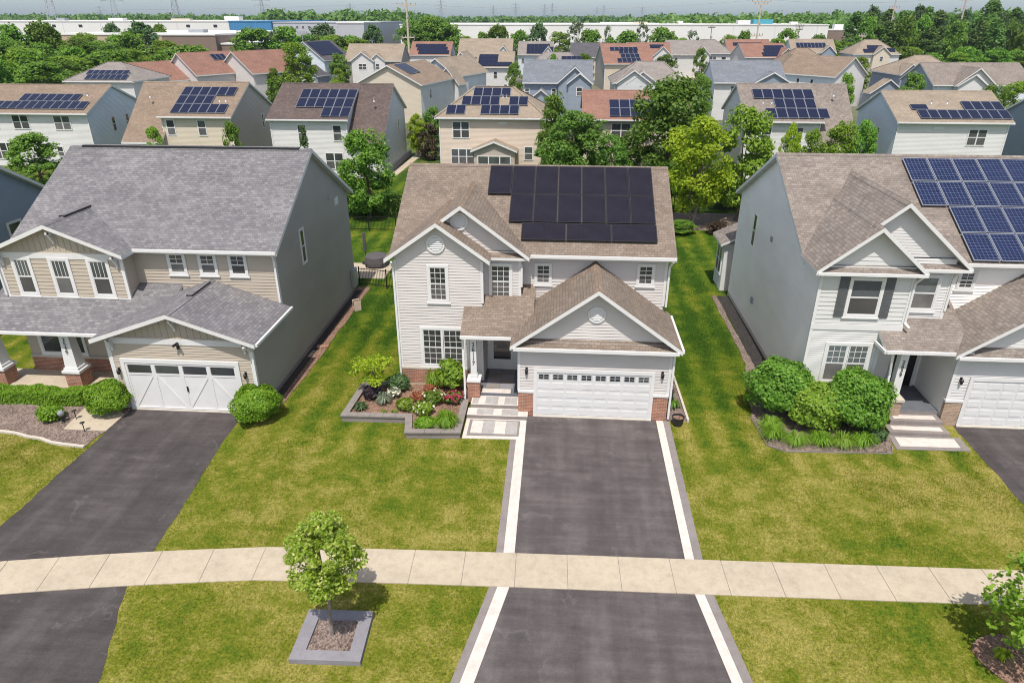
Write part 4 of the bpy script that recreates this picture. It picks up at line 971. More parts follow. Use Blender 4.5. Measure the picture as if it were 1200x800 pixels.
far_house('grey hip roofed house with stepped mauve gables above a row of windows', 8.2, 19.6, 120.2, 131, 5.9, 8.9, 'pale', 'lightgrey', kind='hip', group=G2, hipx=(-1.8, 2.6), gables=[(-2.6, 2.9, 7.9, .7, 5.9, 'dove', 0), (-1.2, 2.6, 7.7, .4, 5.9, 'dove', 0)], wins=[(-4.6, 4.7, .9, 1.4, 1), (4.2, 4.8, .9, 1.4, 1)])
far_house('house with a white front gable and dark panels along a red brown ridge', 17.5, 29, 207, 217, 5.9, 9.2, 'red', 'white', group=G3, gables=[(3.6, 2.8, 8.4, .8, 5.9, 'white', 1)], pan=([(-4.6, 3.6, 8, 1.1, 1.6)], 'dark'))
far_house('blue sided house with a plain brown grey roof right of the red brown ridge', 29.4, 41.2, 215, 227, 5.9, 9.6, 'pale', 'lightgrey', side='sky', group=G3, wins=[(-3.4, 4.4, 1, 1.5, 1)], gables=[(3.8, 2.3, 8.2, .8, 5.9, 'lightgrey', 1)])
far_house('grey hip roofed house with a white porch stack behind the parked white car', 36.6, 49.4, 224, 235, 5.9, 9.6, 'pale', 'white', kind='hip', group=G3, hipx=(-2, 2), gables=[(-3.6, 2.0, 7.8, .9, 5.9, 'white', 2)], wins=[(1.0, 4.2, 2.2, 1.8, 2), (4.2, 4.2, 1.4, 1.6, 1), (-3.6, 1.7, 1.6, 1.8, 2)])
far_house('red brown roofed house with solid navy panel slope and cream gable at right', 48.2, 60.4, 203, 214, 5.9, 9.2, 'red', 'cream', rot=R(8), group=G3, pan=([(-1.2, .4, 6, 1.1, 1.75), (-.4, 2.15, 6, 1.1, 1.75), (.2, 3.9, 5, 1.1, 1.6)], 'dark'), gables=[(4.9, 2.6, 8.2, 1.0, 5.9, 'beige', 0)])
far_house('reddish roof with panels along its ridge, behind the house with the cream gable', 50, 63, 232, 243, 5.9, 9.4, 'red', 'beige', group=G3, pan=([(-4.6, 3.4, 8, 1.1, 1.6)], 'dark'))
far_house('large house with a blue grey roof, behind the mauve roof with panels', 24.7, 36.0, 121.6, 132.5, 5.9, 9.0, 'blue', 'white', side='sky', group=G2, gables=[(3.4, 3.1, 7.6, .8, 5.9, 'slate', 0)], wins=[(-2.6, 4.9, .9, 1.0, 1)], swins=[('l', 4, 4.3, .6, 1.2)])  # bluish side walls: shade on white siding, given as colour
far_house('tan hip roofed house with white side wall, right of the blue grey roof', 50.0, 60.0, 172, 183, 5.9, 9.2, 'tan', 'white', kind='hip', group=G2, hipx=(-1.2, 1.4), gables=[(-3.7, 2.0, 8.0, 1.2, 5.9, 'dove', 1)])
far_house('blue house with a row of upright panels along its ridge and twin gables at right', 68.5, 81.4, 229.5, 240, 5.9, 9.6, 'sand', 'sky', group=G3, pan=([(-4.8, 2.4, 8, 1.1, 2.4)], 'navy'), gables=[(4.0, 2.3, 8.0, .8, 5.9, 'slate', 0)])
far_house('pale blue house with a big white gable and two tall dark windows', 48.6, 58.6, 141.5, 154, 5.7, 8.9, 'tan', 'white', kind='front', rot=R(38), side='sky', group=G2, swins=[('l', 4.5, 4.2, .7, 1.6), ('l', 7.5, 4.2, .7, 1.6)])
far_house('tan hip roofed house with dark panels and small cream gable, below the tall trees', 84.2, 97.2, 223, 234, 5.9, 9.7, 'sand', 'lightgrey', kind='hip', group=G3, hipx=(-2, 1.6), pan=([(-3.6, .6, 4, 1.1, 1.7), (-2.2, 2.3, 4, 1.1, 1.7), (3.2, 1.0, 2, 1.1, 1.7)], 'dark'), gables=[(1.2, 2.6, 8.0, 1.0, 5.9, 'beige', 1)])
far_house('tan hip roofed house with blue grey twin gables and low garage roof', 62.8, 74.0, 142.5, 153.5, 5.9, 9.0, 'sand', 'slate', kind='hip', rot=R(4), group=G2, hipx=(-.6, 2.2), gables=[(-4.0, 2.0, 7.8, .8, 5.9, 'slate', 0), (-3.2, 1.6, 7.3, 1.1, 5.9, 'slate', 1), (-8.2, 3.4, 5.2, 2.0, 2.8, 'slate', 'garage')], wins=[(-3.6, 4.4, 2.2, 1.5, 3)])
far_house('blue sided house with wide brown roof and bold white double gable, at right edge', 58.4, 73.5, 119.6, 131, 5.9, 8.9, 'mauve', 'sky', side='slate', group=G2, gables=[(-1.6, 3.2, 8.5, .8, 5.9, 'lightgrey', 0), (-2.2, 2.4, 7.6, 1.1, 5.9, 'white', 0)], wins=[(-3.2, 4.9, .9, 1.0, 1), (1.8, 4.9, .9, 1.0, 1)], swins=[('l', 4.5, 4.2, .6, 1.2)])
# ================================================================== GROUND, PAVING
def sheet(name, poly, k, z1=.008, z0=-.05, kind='structure', top=None):
    mb = MB(); mb.prism(list(poly), z0, z1, k, top); return tag(mb.build(name), kind=kind)
g = MB(); g.poly([(-4000, -300, 0), (4000, -300, 0), (4000, 6000, 0), (-4000, 6000, 0)], 'lawn'); tag(g.build('ground'), kind='structure')
P_DR = [(-1.16, 25.24), (-1.12, 16.0), (-1.20, 15.3), (-1.86, 12.0), (-2.6, 9.0), (5.5, 9.0), (4.79, 12.5), (4.33, 15.6), (4.28, 17.0), (4.33, 25.24)]
sheet('driveway', P_DR, 'asphalt', .006)
def ragged(poly, amp, seed, step=.22):
    rj = random.Random(seed); out = []
    for i, (a, b) in enumerate(zip(poly, poly[1:]+poly[:1])):
        l = math.hypot(b[0]-a[0], b[1]-a[1]); n = max(1, int(l/step)); nx, ny = -(b[1]-a[1])/l, (b[0]-a[0])/l; w = 0
        for j in range(n):
            w = w*.7+rj.uniform(-amp, amp)*.6; t = j/n; w_ = 0 if j == 0 else w
            out.append((a[0]+(b[0]-a[0])*t+nx*w_, a[1]+(b[1]-a[1])*t+ny*w_))
    return out
def strip(name, a, b, k, z):
    return sheet(name, a+b[::-1], k, z)
Lc = [(-1.16, 25.0), (-1.12, 16.0), (-1.20, 15.3), (-1.86, 12.0), (-2.6, 9.0)]
off = lambda pts, d: [(x+d, y) for x, y in pts]
strip('paved_border', off(Lc, -.36), Lc, 'paver_white', .016); strip('paved_border', off(Lc, -.60), off(Lc, -.364), 'paver_dark', .014)
Rc = [(4.34, 25.2), (4.28, 17.0), (4.33, 15.6), (4.79, 12.5), (5.5, 9.0)]
strip('paved_border', Rc, off(Rc, .29), 'paver_white', .016); strip('paved_border', off(Rc, .294), off(Rc, .56), 'paver_dark', .014)
P_LD = [(-18.5, 24.7), (-13.36, 24.7), (-13.3, 22.0), (-12.72, 16.2), (-12.70, 14.6), (-11.5, 11.3), (-10.9, 9), (-21, 9), (-19.2, 13), (-18.5, 16.5)]
sheet('driveway', ragged(P_LD, .045, 1), 'asphalt_dark', .006)
P_RD = [(16.72, 25.8), (16.62, 20.5), (16.4, 16.6), (15.6, 11.5), (15.0, 9), (24, 9), (22.6, 14), (22.2, 25.8)]
sheet('driveway', ragged(P_RD, .045, 2), 'asphalt_dark', .006)
sheet('road', [(-400, 0), (400, 0), (400, 8.6), (-400, 8.6)], 'asphalt', .005)
mb = MB(); mb.box(-400, 400, 8.6, 8.85, -.1, .13, 'concrete'); tag(mb.build('kerb'), kind='structure')
# public sidewalk: single slabs with tooled joints, bending away to the left
cl = [(-34, 10.2), (-26, 12.25), (-20.5, 13.75), (-16.8, 14.65), (-13.1, 15.28), (-9.2, 15.80), (-5.4, 15.98), (-1.15, 16.10), (5.1, 16.23), (9.2, 16.33), (13.3, 16.43), (20, 16.56), (30, 16.6)]
pts = []
for (xa, ya), (xb, yb) in zip(cl, cl[1:]):
    n = max(1, int(math.hypot(xb-xa, yb-ya)/.1))
    pts += [(xa+(xb-xa)*i/n, ya+(yb-ya)*i/n) for i in range(n)]
acc, cur, slabs = 0, [pts[0]], []
for a, b in zip(pts, pts[1:]):
    acc += math.hypot(b[0]-a[0], b[1]-a[1]); cur.append(b)
    if acc >= 1.52: slabs.append((cur[0], cur[-1])); cur = [b]; acc = 0
mb = MB(); jb = MB(); rr = random.Random(3)
def joint_normal(i):
    (a, b), (c, d) = slabs[max(0, i-1)], slabs[min(i, len(slabs)-1)]; dx, dy = d[0]-a[0], d[1]-a[1]; l = math.hypot(dx, dy); return -dy/l*.72, dx/l*.72
for i, (a, b) in enumerate(slabs):
    dx, dy = b[0]-a[0], b[1]-a[1]; l = math.hypot(dx, dy); nx, ny = joint_normal(i); mx, my = joint_normal(i+1); e = .008/l
    p, q = (a[0]+dx*e, a[1]+dy*e), (b[0]-dx*e, b[1]-dy*e); z = .032+rr.uniform(-.003, .003)
    mb.prism([(p[0]-nx, p[1]-ny), (q[0]-mx, q[1]-my), (q[0]+mx, q[1]+my), (p[0]+nx, p[1]+ny)], -.05, z, 'concrete')
    jb.prism([(a[0]-nx*.97, a[1]-ny*.97), (b[0]-mx*.97, b[1]-my*.97), (b[0]+mx*.97, b[1]+my*.97), (a[0]+nx*.97, a[1]+ny*.97)], -.04, .018, 'paver_dark')
tag(mb.build('sidewalk'), kind='structure'); tag(jb.build('sidewalk_joint'), kind='structure')
SIDEWALK = [(x, y-.74) for x, y in cl]+[(x, y+.74) for x, y in cl[::-1]]
# far street and a few concrete aprons between the rows
sheet('street', [(-300, 97), (300, 101), (300, 109), (-300, 105)], 'asphalt', .006)
sheet('street', [(-300, 190), (300, 194), (300, 202), (-300, 198)], 'asphalt', .006)
for x0, x1, y0, y1 in ((-5.6, .8, 109, 116), (33, 39, 203, 224), (27, 42, 186, 189), (24, 40, 104.5, 106.5), (-62, -57, 199, 181+18)): sheet('apron', [(x0, y0), (x1, y0), (x1, max(y1, y0+1)), (x0, max(y1, y0+1))], 'concrete', .012)
# entrance walk of the middle house
mb = MB(); mb.prism([(-3.72, 23.28), (-1.2, 23.36), (-1.2, 24.82), (-3.72, 24.82)], -.05, .02, 'paver_white'); mb.prism([(-3.56, 23.48), (-1.42, 23.55), (-1.42, 24.74), (-3.56, 24.74)], -.05, .026, 'paver_dark')
for i in range(4):
    x = -3.44+i*.485; mb.box(x, x+.475, 23.68, 24.66, .0, .031, 'paver_grey' if i % 2 else 'paver_white')
tag(mb.build('path'), kind='structure')
mb = MB(); mb.prism([(13.62, 23.72), (16.5, 23.78), (16.55, 24.74), (13.7, 24.74)], -.05, .03, 'paver_dark'); mb.prism([(13.86, 23.94), (16.2, 23.98), (16.24, 24.6), (13.92, 24.6)], -.04, .036, 'paver_white'); tag(mb.build('path'), kind='structure')
sheet('path', [(-20.6, 24.9), (-20.35, 22.72), (-18.5, 22.72), (-18.5, 24.0), (-19.5, 24.9), (-19.8, 25.6), (-20.6, 25.6)], 'concrete', .05)
sheet('path', [(-18.9, 69.8), (-18.0, 69.8), (-17.4, 87.0), (-18.3, 87.0)], 'concrete', .02)
sheet('path', [(-12.66+.0, 41.6), (-11.4, 41.6), (-11.4, 44.6), (-14.5, 44.6), (-14.5, 41.6)], 'concrete', .02)
# planting beds
BED_L = [(-27, 23.6), (-23.0, 22.46), (-21.4, 22.12), (-20.2, 21.78), (-18.66, 21.6), (-18.52, 22.7), (-18.52, 24.6), (-18.9, 25.6), (-27, 25.6)]
BED_R = [(10.5, 27.6), (9.75, 31), (9.75, 40), (9.45, 40), (9.4, 31), (8.75, 27.6), (8.48, 25.8), (8.62, 23.6), (9.2, 23.3), (13.3, 23.45), (13.7, 24.4), (13.6, 26.5), (10.6, 26.5)]
BED_S = [(-12.66, 25.0), (-12.0, 25.0), (-11.85, 31), (-11.9, 40), (-12.66, 40)]
BED_G = [(4.75, 25.2), (5.66, 25.2), (5.6, 29), (5.3, 37), (4.7, 37)]
def bed(poly, k, z=.03): return sheet('mulch_bed', ragged(poly, .05, 5), k, z)
bed(BED_L, 'mulch_grey'); bed(BED_R, 'mulch_grey'); bed(BED_S, 'mulch_brown'); bed(BED_G, 'mulch_grey')
sheet('mulch_bed', [(9.78, 28), (10.48, 28), (10.48, 40), (9.78, 40)], 'mulch_shade', .036); sheet('mulch_bed', [(-12.66, 25.2), (-12.28, 25.2), (-12.28, 39.4), (-12.66, 39.4)], 'mulch_shade', .036)  # near-black strips beside both walls: rake overhang shadow painted in
sheet('mulch_bed', [(8, 54.6), (18, 54.6), (18, 60), (8, 60)], 'mulch_grey', .03)
def edging(name, pts, k, w, h, label, cat):
    mb = MB()
    for a, b in zip(pts, pts[1:]): mb.bar((*a, h/2), (*b, h/2), w, h, k)
    return tag(mb.build(name), label, cat)
edging('bed_edging', [(-27, 23.5), (-24.6, 22.95), (-23.0, 22.40), (-22.1, 22.28), (-21.4, 22.06), (-20.8, 21.98), (-20.2, 21.74), (-19.4, 21.62), (-18.66, 21.54)], 'concrete_pale', .12, .09, 'wavy pale concrete edging along the front of the left mulch bed', 'edging')
edging('bed_edging', [(5.68, 25.2), (5.66, 27), (5.62, 29), (5.35, 36)], 'concrete_pale', .10, .12, 'straight cream stone edging beside the garage wall of the middle house', 'edging')
edging('bed_edging', [(8.42, 25.8), (8.56, 23.62), (9.2, 23.24), (13.3, 23.40), (13.55, 23.9)], 'stone', .035, .05, 'thin dark edging around the bed of round shrubs at right', 'edging')

# ================================================================== raised planter, tree ring
def cap_run(pts, w, z0, z1, k, mb):
    for a, b in zip(pts, pts[1:]):
        d = Vector((b[0]-a[0], b[1]-a[1], 0)).normalized(); e = d*(w/2-.002)
        mb.bar((a[0]-e.x, a[1]-e.y, (z0+z1)/2), (b[0]+e.x, b[1]+e.y, (z0+z1)/2), w, z1-z0, k)
pl = empty('raised_planter', (-6.3, 25, 0), 0, 'low L shaped stone planter wall around the flower bed in front of the middle house', 'planter')
run = [(-7.1, 27.1), (-8.72, 27.02), (-8.86, 24.30), (-6.12, 24.36), (-5.90, 23.20), (-3.90, 23.34), (-3.90, 25.75)]
def local(o, par): o.location = -Vector(par.location); o.parent = par; return o
q = MB(); cap_run(run, .20, 0, .26, 'stone', q); local(q.build('block_wall'), pl)
q = MB()
for i, (a, b) in enumerate(zip(run, run[1:])):     # capstones one by one
    d = Vector((b[0]-a[0], b[1]-a[1], 0)); n = max(1, round(d.length/.6)); t = d.normalized()
    for j in range(n):
        s0, s1 = j/n, (j+1)/n; g0 = .005; z = .262+.001*(i % 2)
        A = Vector((*a, z+.035))+d*s0+t*g0*(1 if j else 0)-t*(.15 if j == 0 else 0); B_ = Vector((*a, z+.035))+d*s1-t*g0+t*(.148 if j == n-1 else 0)
        q.bar(A, B_, .30, .07, 'stone')
local(q.build('cap_stone'), pl)
SOIL = [(-7.0, 27.3), (-8.72, 27.02), (-8.86, 24.30), (-6.12, 24.36), (-5.90, 23.20), (-3.90, 23.34), (-3.90, 26.1), (-3.9, 27.3)]
sheet('planting_soil', SOIL, 'mulch_brown', .20)
tr = empty('tree_ring', (-5.86, 13.15, 0), 0, 'square slate grey stone surround at the foot of the young street tree on the verge', 'planter')
o4 = [(-6.82, 12.28), (-4.90, 12.34), (-4.98, 14.04), (-6.84, 13.98)]
cx, cy = -5.87, 13.16; inn = [(cx+(x-cx)*.62, cy+(y-cy)*.62) for x, y in o4]; mid = [(cx+(x-cx)*.81, cy+(y-cy)*.81) for x, y in o4]
q = MB()
for i in range(4):
    j = (i+1) % 4; q.prism([o4[i], o4[j], inn[j], inn[i]], 0, .17, 'stone_slate')
local(q.build('stone_frame'), tr)
sheet('mulch_bed', inn, 'mulch_grey', .09)
sheet('mulch_bed', [(12.5+1.0*math.cos(t)*(1+.08*math.sin(3*t)), 13.7+.9*math.sin(t)) for t in [i*math.pi/10 for i in range(20)]], 'mulch_brown', .04)

# ================================================================== GRASS
def inside(px, py, poly):
    r = np.zeros(len(px), bool); n = len(poly)
    for i in range(n):
        x0, y0 = poly[i]; x1, y1 = poly[(i+1) % n]
        if y0 == y1: continue
        c = ((y0 > py) != (y1 > py)) & (px < (x1-x0)*(py-y0)/(y1-y0)+x0); r ^= c
    return r
def blades(x0, x1, y0, y1, dens, holes, h0, h1, w, seed):
    rg = np.random.default_rng(seed); n = int((x1-x0)*(y1-y0)*dens)
    x = rg.uniform(x0, x1, n); y = rg.uniform(y0, y1, n)
    k = np.ones(n, bool)
    for p in holes: k &= ~inside(x, y, p)
    x, y = x[k], y[k]; n = len(x)
    a = rg.uniform(0, 6.283, n); h = rg.uniform(h0, h1, n)*(.75+.5*np.sin(x*1.7+np.sin(y*2.1))*.5+.25); ww = w*rg.uniform(.6, 1.3, n)
    la = rg.uniform(0, 6.283, n); ln = rg.uniform(.1, .9, n)*h
    V = np.zeros((n, 3, 3)); c, s = np.cos(a)*ww/2, np.sin(a)*ww/2
    V[:, 0] = np.stack([x-c, y-s, np.zeros(n)-.004], 1); V[:, 1] = np.stack([x+c, y+s, np.zeros(n)-.004], 1)
    V[:, 2] = np.stack([x+np.cos(la)*ln, y+np.sin(la)*ln, h], 1)
    return V.reshape(-1, 3)
rect = lambda a, b, c, d: [(a, c), (b, c), (b, d), (a, d)]
wide = [(-1.72, 25.3), (-1.70, 16), (-1.80, 15.3), (-2.46, 12.0), (-3.2, 9.0), (6.06, 9.0), (5.35, 12.5), (4.89, 15.6), (4.84, 17.0), (4.9, 25.24)]
HOLES = [wide, P_LD, P_RD, SIDEWALK, BED_L, BED_R, BED_S, BED_G, SOIL, o4, rect(-27, -12.66, 24.7, 40), rect(-7.1, 4.8, 25.2, 38), rect(10.5, 25, 25.7, 41), [(-8.98, 24.18), (-6.0, 24.2), (-6.0, 23.1), (-1.2, 23.2), (-1.2, 28), (-7, 28), (-8.9, 27.1)], [(13.5, 23.68), (16.7, 23.75), (16.7, 27), (13, 27), (13.2, 23.5)]]
V = np.concatenate([blades(-30, 24, 9.0, 22, 330, HOLES, .035, .075, .016, 1), blades(-13, 11, 22, 34, 240, HOLES, .04, .08, .02, 2), blades(-30, -18, 20, 24, 240, HOLES, .04, .08, .02, 3), blades(11, 24, 20, 26, 240, HOLES, .04, .08, .02, 4), blades(-13, 11, 34, 60, 60, HOLES, .05, .09, .035, 5)])
tag(raw_mesh('grass', V, np.arange(len(V)).reshape(-1, 3), M['blade']), 'short mown lawn grass around the houses and along the sidewalk', 'grass', kind='stuff')
# ================================================================== FOLIAGE
def leaves(P, Nrm, size, rg, aspect=1.7, jit=.7, droop=.0):
    """one folded leaf (4 corners) per point, facing roughly along Nrm"""
    n = len(P); N_ = Nrm+rg.normal(0, jit, (n, 3)); N_ /= np.linalg.norm(N_, axis=1, keepdims=True)+1e-9
    T = rg.normal(0, 1, (n, 3)); T -= (T*N_).sum(1, keepdims=True)*N_; T /= np.linalg.norm(T, axis=1, keepdims=True)+1e-9
    B_ = np.cross(N_, T); s = size*rg.uniform(.6, 1.35, (n, 1)); L_, W_ = s*.5*aspect, s*.5
    V = np.stack([P-T*L_, P+B_*W_-N_*s*.12, P+T*L_-np.array([0, 0, 1])*s*droop, P-B_*W_-N_*s*.12], 1)
    return V.reshape(-1, 3)
def sph(n, rg):
    v = rg.normal(0, 1, (n, 3)); return v/np.linalg.norm(v, axis=1, keepdims=True)
def crown_points(rg, ncl, nleaf, shape, rc, fill=.55, flat=.75, zbias=0.):
    """clumps scattered through a crown volume; returns leaf points, normals and clump centres. shape(z in 0..1) -> relative radius"""
    C_ = []
    tries = 0
    while len(C_) < ncl and tries < 20000:
        tries += 1
        z = rg.uniform(0, 1); a = rg.uniform(0, 6.283); rmax = shape(z)
        r = rmax*(fill+(1-fill)*rg.uniform(0, 1)) if rg.uniform() < .75 else rmax*math.sqrt(rg.uniform())
        r *= rg.uniform(.82, 1.10)
        C_.append((r*math.cos(a), r*math.sin(a), z))
    return np.array(C_)
def crown_mesh(name, mat, seed, rad, h, z0, ncl, nleaf, leaf, shape, rc=.28, jit=.7, fill=.55, flat=.7, aspect=1.6):
    """crown of height h whose widest radius is rad, its foot at z0"""
    rg = np.random.default_rng(seed)
    C_ = crown_points(rg, ncl, nleaf, shape, rc, fill)
    C3 = C_*np.array([rad, rad, h])+np.array([0, 0, z0])
    r_ = rad*rc
    k = rg.integers(0, len(C3), nleaf); d = sph(nleaf, rg); q = rg.uniform(.35, 1.0, (nleaf, 1))**.6
    cs = rg.uniform(.6, 1.35, len(C3))
    P = C3[k]+d*q*r_*cs[k][:, None]*np.array([1, 1, flat])
    N_ = d*.7+np.array([0, -.12, .95])
    V = leaves(P, N_, leaf, rg, aspect, jit)
    return raw_mesh(name, V, np.arange(len(V)).reshape(-1, 4), M[mat], obj=False), C3
def trunk_mesh(C3, rad, z0, seed, k='bark', r0=.12, limbs=7, stems=1):
    rg = random.Random(seed); mb = MB()
    zt = z0+.25*(max(c[2] for c in C3)-z0)
    for s in range(stems):
        a = s*6.283/max(1, stems); o = (.25*r0*8*math.cos(a), .25*r0*8*math.sin(a)) if stems > 1 else (0, 0)
        top = Vector((o[0]*2.4, o[1]*2.4, zt)); base = Vector((o[0]*.5, o[1]*.5, -.05)); mid_ = (base+top)/2+Vector((rg.uniform(-.05, .05), rg.uniform(-.05, .05), 0))
        mb.tube([base, base+Vector((0, 0, .12)), mid_, top], [r0*1.5, r0*1.1, r0*.95, r0*.8], k, 8)
        for i in range(limbs):
            c = Vector(C3[rg.randrange(len(C3))]); m_ = top.lerp(c, .5)+Vector((0, 0, .1*(c-top).length))
            mb.tube([top-Vector((0, 0, r0)), m_, c], [r0*.55, r0*.33, r0*.12], k, 5)
        mb.tube([top, Vector((top.x*.5, top.y*.5, (zt+max(c[2] for c in C3))/2))], [r0*.75, r0*.25], k, 6)
    return mb
dome = lambda z: math.sqrt(max(0, 1-(1.9*(z-.42))**2)) if z > .42 else math.sqrt(max(.02, 1-((.42-z)/.47)**2))
oval = lambda z: math.sqrt(max(.0, 1-((z-.45)/.56)**2))
cone = lambda z: max(.05, (1-z)*1.05) if z > .12 else .6+z*3
colm = lambda z: (.55+.45*math.sin(min(1, z*1.25)*math.pi)) * (1 if z < .8 else max(.1, (1-z)/.2))
spread = lambda z: .35+.65*math.sin(min(1., z*1.15)*math.pi*.72) if z < .87 else max(.1, (1-z)/.13*.6)
PROTO = {}
def proto(kind, mat, seed, rad, h, z0, ncl, nleaf, leaf, shape, **kw):
    tk = dict(r0=kw.pop('r0', .12), stems=kw.pop('stems', 1), limbs=kw.pop('limbs', 7), k=kw.pop('bark', 'bark'))
    me, C3 = crown_mesh('crown', mat, seed, rad, h, z0, ncl, nleaf, leaf, shape, **kw)
    mb = trunk_mesh(C3, rad, z0, seed, **tk); t = bpy.data.meshes.new('trunk'); t.from_pydata(mb.v, [], mb.f); t.update(); t.materials.append(M[tk['k']]); auto_uv(t)
    PROTO.setdefault(kind, []).append((me, t))
# unit trees: total height about 1, crown radius about 1 (scaled per tree)
HR = {'mid': 2.9, 'dark': 2.2, 'light': 3.2, 'lime': 3.0, 'burg': 2.6, 'conifer': 5., 'belt': 4.2, 'wood': 2.0, 'pale': 3., 'far_dark': 2.2}
def unit(kind, mat, seed, z0, ncl, nleaf, leaf, shape, **kw):
    r = HR[kind]; proto(kind, mat, seed, 1., (1.-z0)*r, z0*r, ncl, nleaf, leaf, shape, **kw)
round_ = lambda z: max(.12, math.sqrt(max(0, 1-((z-.40)/.62)**2)) if z > .40 else math.sqrt(max(.05, 1-((.40-z)/.44)**2)))
for s in range(3): unit('mid', 'lf_mid', 10+s, .13, 75, 10000, .07, round_, rc=.30, r0=.05, jit=.6)
for s in range(2): unit('dark', 'lf_dark', 20+s, .06, 110, 16000, .055, round_, rc=.26, r0=.045, jit=.6)
for s in range(2): unit('light', 'lf_light', 30+s, .14, 90, 10000, .068, round_, rc=.28, r0=.045, jit=.6)
unit('lime', 'lf_lime', 40, .17, 110, 15000, .055, spread, rc=.25, r0=.04, stems=3, bark='bark_grey', jit=.6)
unit('burg', 'lf_burg', 45, .04, 50, 3000, .10, round_, rc=.32, r0=.04)
unit('conifer', 'lf_blue', 46, .05, 90, 4200, .11, cone, rc=.24, r0=.04)
for s in range(3): unit('belt', 'lf_far', 50+s, .05, 110, 4200, .13, colm, rc=.32, r0=.04)
for s in range(3): unit('wood', 'lf_mid', 60+s, .05, 70, 4200, .10, round_, rc=.28, r0=.05)
for s in range(2): unit('pale', 'lf_silver', 70+s, .15, 50, 1100, .12, oval, rc=.26, r0=.04, bark='bark_grey')
unit('far_dark', 'lf_blue', 75, .05, 70, 3600, .10, round_, rc=.28, r0=.05)
NT = [0]
def tree(kind, x, y, h, w, label, group=None, name='tree', rz=None):
    pool = PROTO[kind]; NT[0] += 1; i = NT[0]
    me, t = pool[i % len(pool)]
    o = empty(name, (x, y, 0), (i*2.39) % 6.283 if rz is None else rz, label, 'tree', group)
    for nm, m in (('trunk', t), ('crown', me)):
        c = bpy.data.objects.new(nm, m); COL.objects.link(c); c.parent = o; c.scale = (w/2, w/2, h/HR[kind])
    return o
# --- the yards
tree('mid', -16.2, 56.5, 7.0, 4.6, 'medium green thin trunked tree behind the gap between left and middle houses')
tree('lime', 10.9, 56.0, 8.3, 5.4, 'lime yellow multi stemmed tree behind the right side yard')
tree('light', 14.9, 58.0, 8.9, 4.8, 'bright green tree between the lime tree and the grey house at right')
tree('dark', 10.3, 69.0, 9.9, 8.6, 'big round dark green tree hiding the right end of the red roof')
tree('dark', 1.2, 67.0, 7.3, 6.6, 'dense dark green tree right behind the ridge of the middle house')
tree('mid', -.7, 71.5, 8.4, 3.4, 'narrow green tree at the left corner of the red roofed house')
tree('dark', 4.6, 67.5, 5.2, 3.8, 'small dark green tree below the red roof, left of the big round one')
tree('mid', -50.2, 63.0, 5.4, 5.0, 'bushy green tree in front of the white house at left')
tree('light', -55.9, 150.0, 10.6, 7.2, 'tall pale green tree in front of the blue house with the dark panel block')
tree('mid', -59.7, 146.0, 6.0, 3.4, 'small green tree left of the tall pale green one')
tree('lime', -17.6, 84.5, 4.9, 2.6, 'yellow green shrub like tree beside the white house with the brown roof', 'shrubs beside the far path')
tree('mid', -16.6, 89.0, 5.2, 2.8, 'green shrub like tree at the end of the far path', 'shrubs beside the far path')
tree('burg', -15.9, 83.0, 4.0, 2.6, 'dark burgundy shrub like tree beside the far path', 'shrubs beside the far path')
tree('lime', 20.9, 66.0, 6.6, 1.9, 'slim yellow green tree under the mauve roof', 'trees behind the right house')
tree('light', 24.6, 64.0, 7.1, 3.2, 'bright green tree above the ridge of the right house', 'trees behind the right house')
tree('mid', 27.4, 66.0, 6.9, 2.9, 'green tree above the ridge of the right house, next to the grey shaded gable end', 'trees behind the right house')
tree('light', 22.8, 66.0, 6.2, 2.0, 'small bright green tree between the slim yellow green one and the bright green one', 'trees behind the right house')
tree('mid', 51.8, 112.0, 7.8, 4.0, 'round green tree left of the wide brown roof', 'trees along the far street')
tree('mid', 57.1, 100.5, 7.2, 4.0, 'green tree right of the L of dark panels', 'trees along the far street')
tree('light', 60.4, 101.0, 7.6, 4.4, 'light green tree at the right edge below the wide brown roof', 'trees along the far street')
tree('conifer', -25.2, 67.0, 6.2, 1.9, 'little bluish conifer above the ridge of the left house', name='conifer')
tree('light', -41.0, 68.0, 5.5, 2.0, 'small light green tree at the right foot of the blue shaded gable end', 'small trees behind the left house')
tree('mid', -33.4, 69.0, 5.8, 1.9, 'small green tree against the dark shaded gable end', 'small trees behind the left house')
tree('light', -44.1, 140.0, 6.4, 2.6, 'small bright tree between the blue house and the tan house', 'trees along the far street')
tree('mid', 25.5, 190.0, 6.8, 5.8, 'green tree left of the parked white car', 'trees along the far street')
tree('mid', 37.0, 205.0, 7.6, 3.9, 'green tree just right of the parked white car', 'trees along the far street')
tree('light', 44.8, 119.0, 7.4, 2.6, 'thin light green tree between the house with the white gable and the tan hip roof', 'trees along the far street')
tree('mid', -2.4, 143.0, 8.8, 3.3, 'green tree beside the grey hip roof', 'trees along the far street')
tree('mid', -9.6, 141.0, 7.4, 3.4, 'green tree right of the solid navy panel slope', 'trees along the far street')
tree('light', 5.9, 112.0, 4.4, 3.2, 'small light green tree in front of the slate roofed house', 'trees along the far street')
tree('mid', 15.0, 62.5, 3.2, 3.4, 'low dark green bush under the lime tree', name='bush'); tree('dark', 8.4, 61.5, 3.2, 3.2, 'low dark bush left of the lime tree trunk', name='bush'); tree('burg', 12.6, 53.6, 1.0, 1.9, 'low brownish bush at the front of the back bed', name='bush'); tree('mid', 9.6, 53.6, 1.0, 2.2, 'low green bush at the front of the back bed', name='bush')
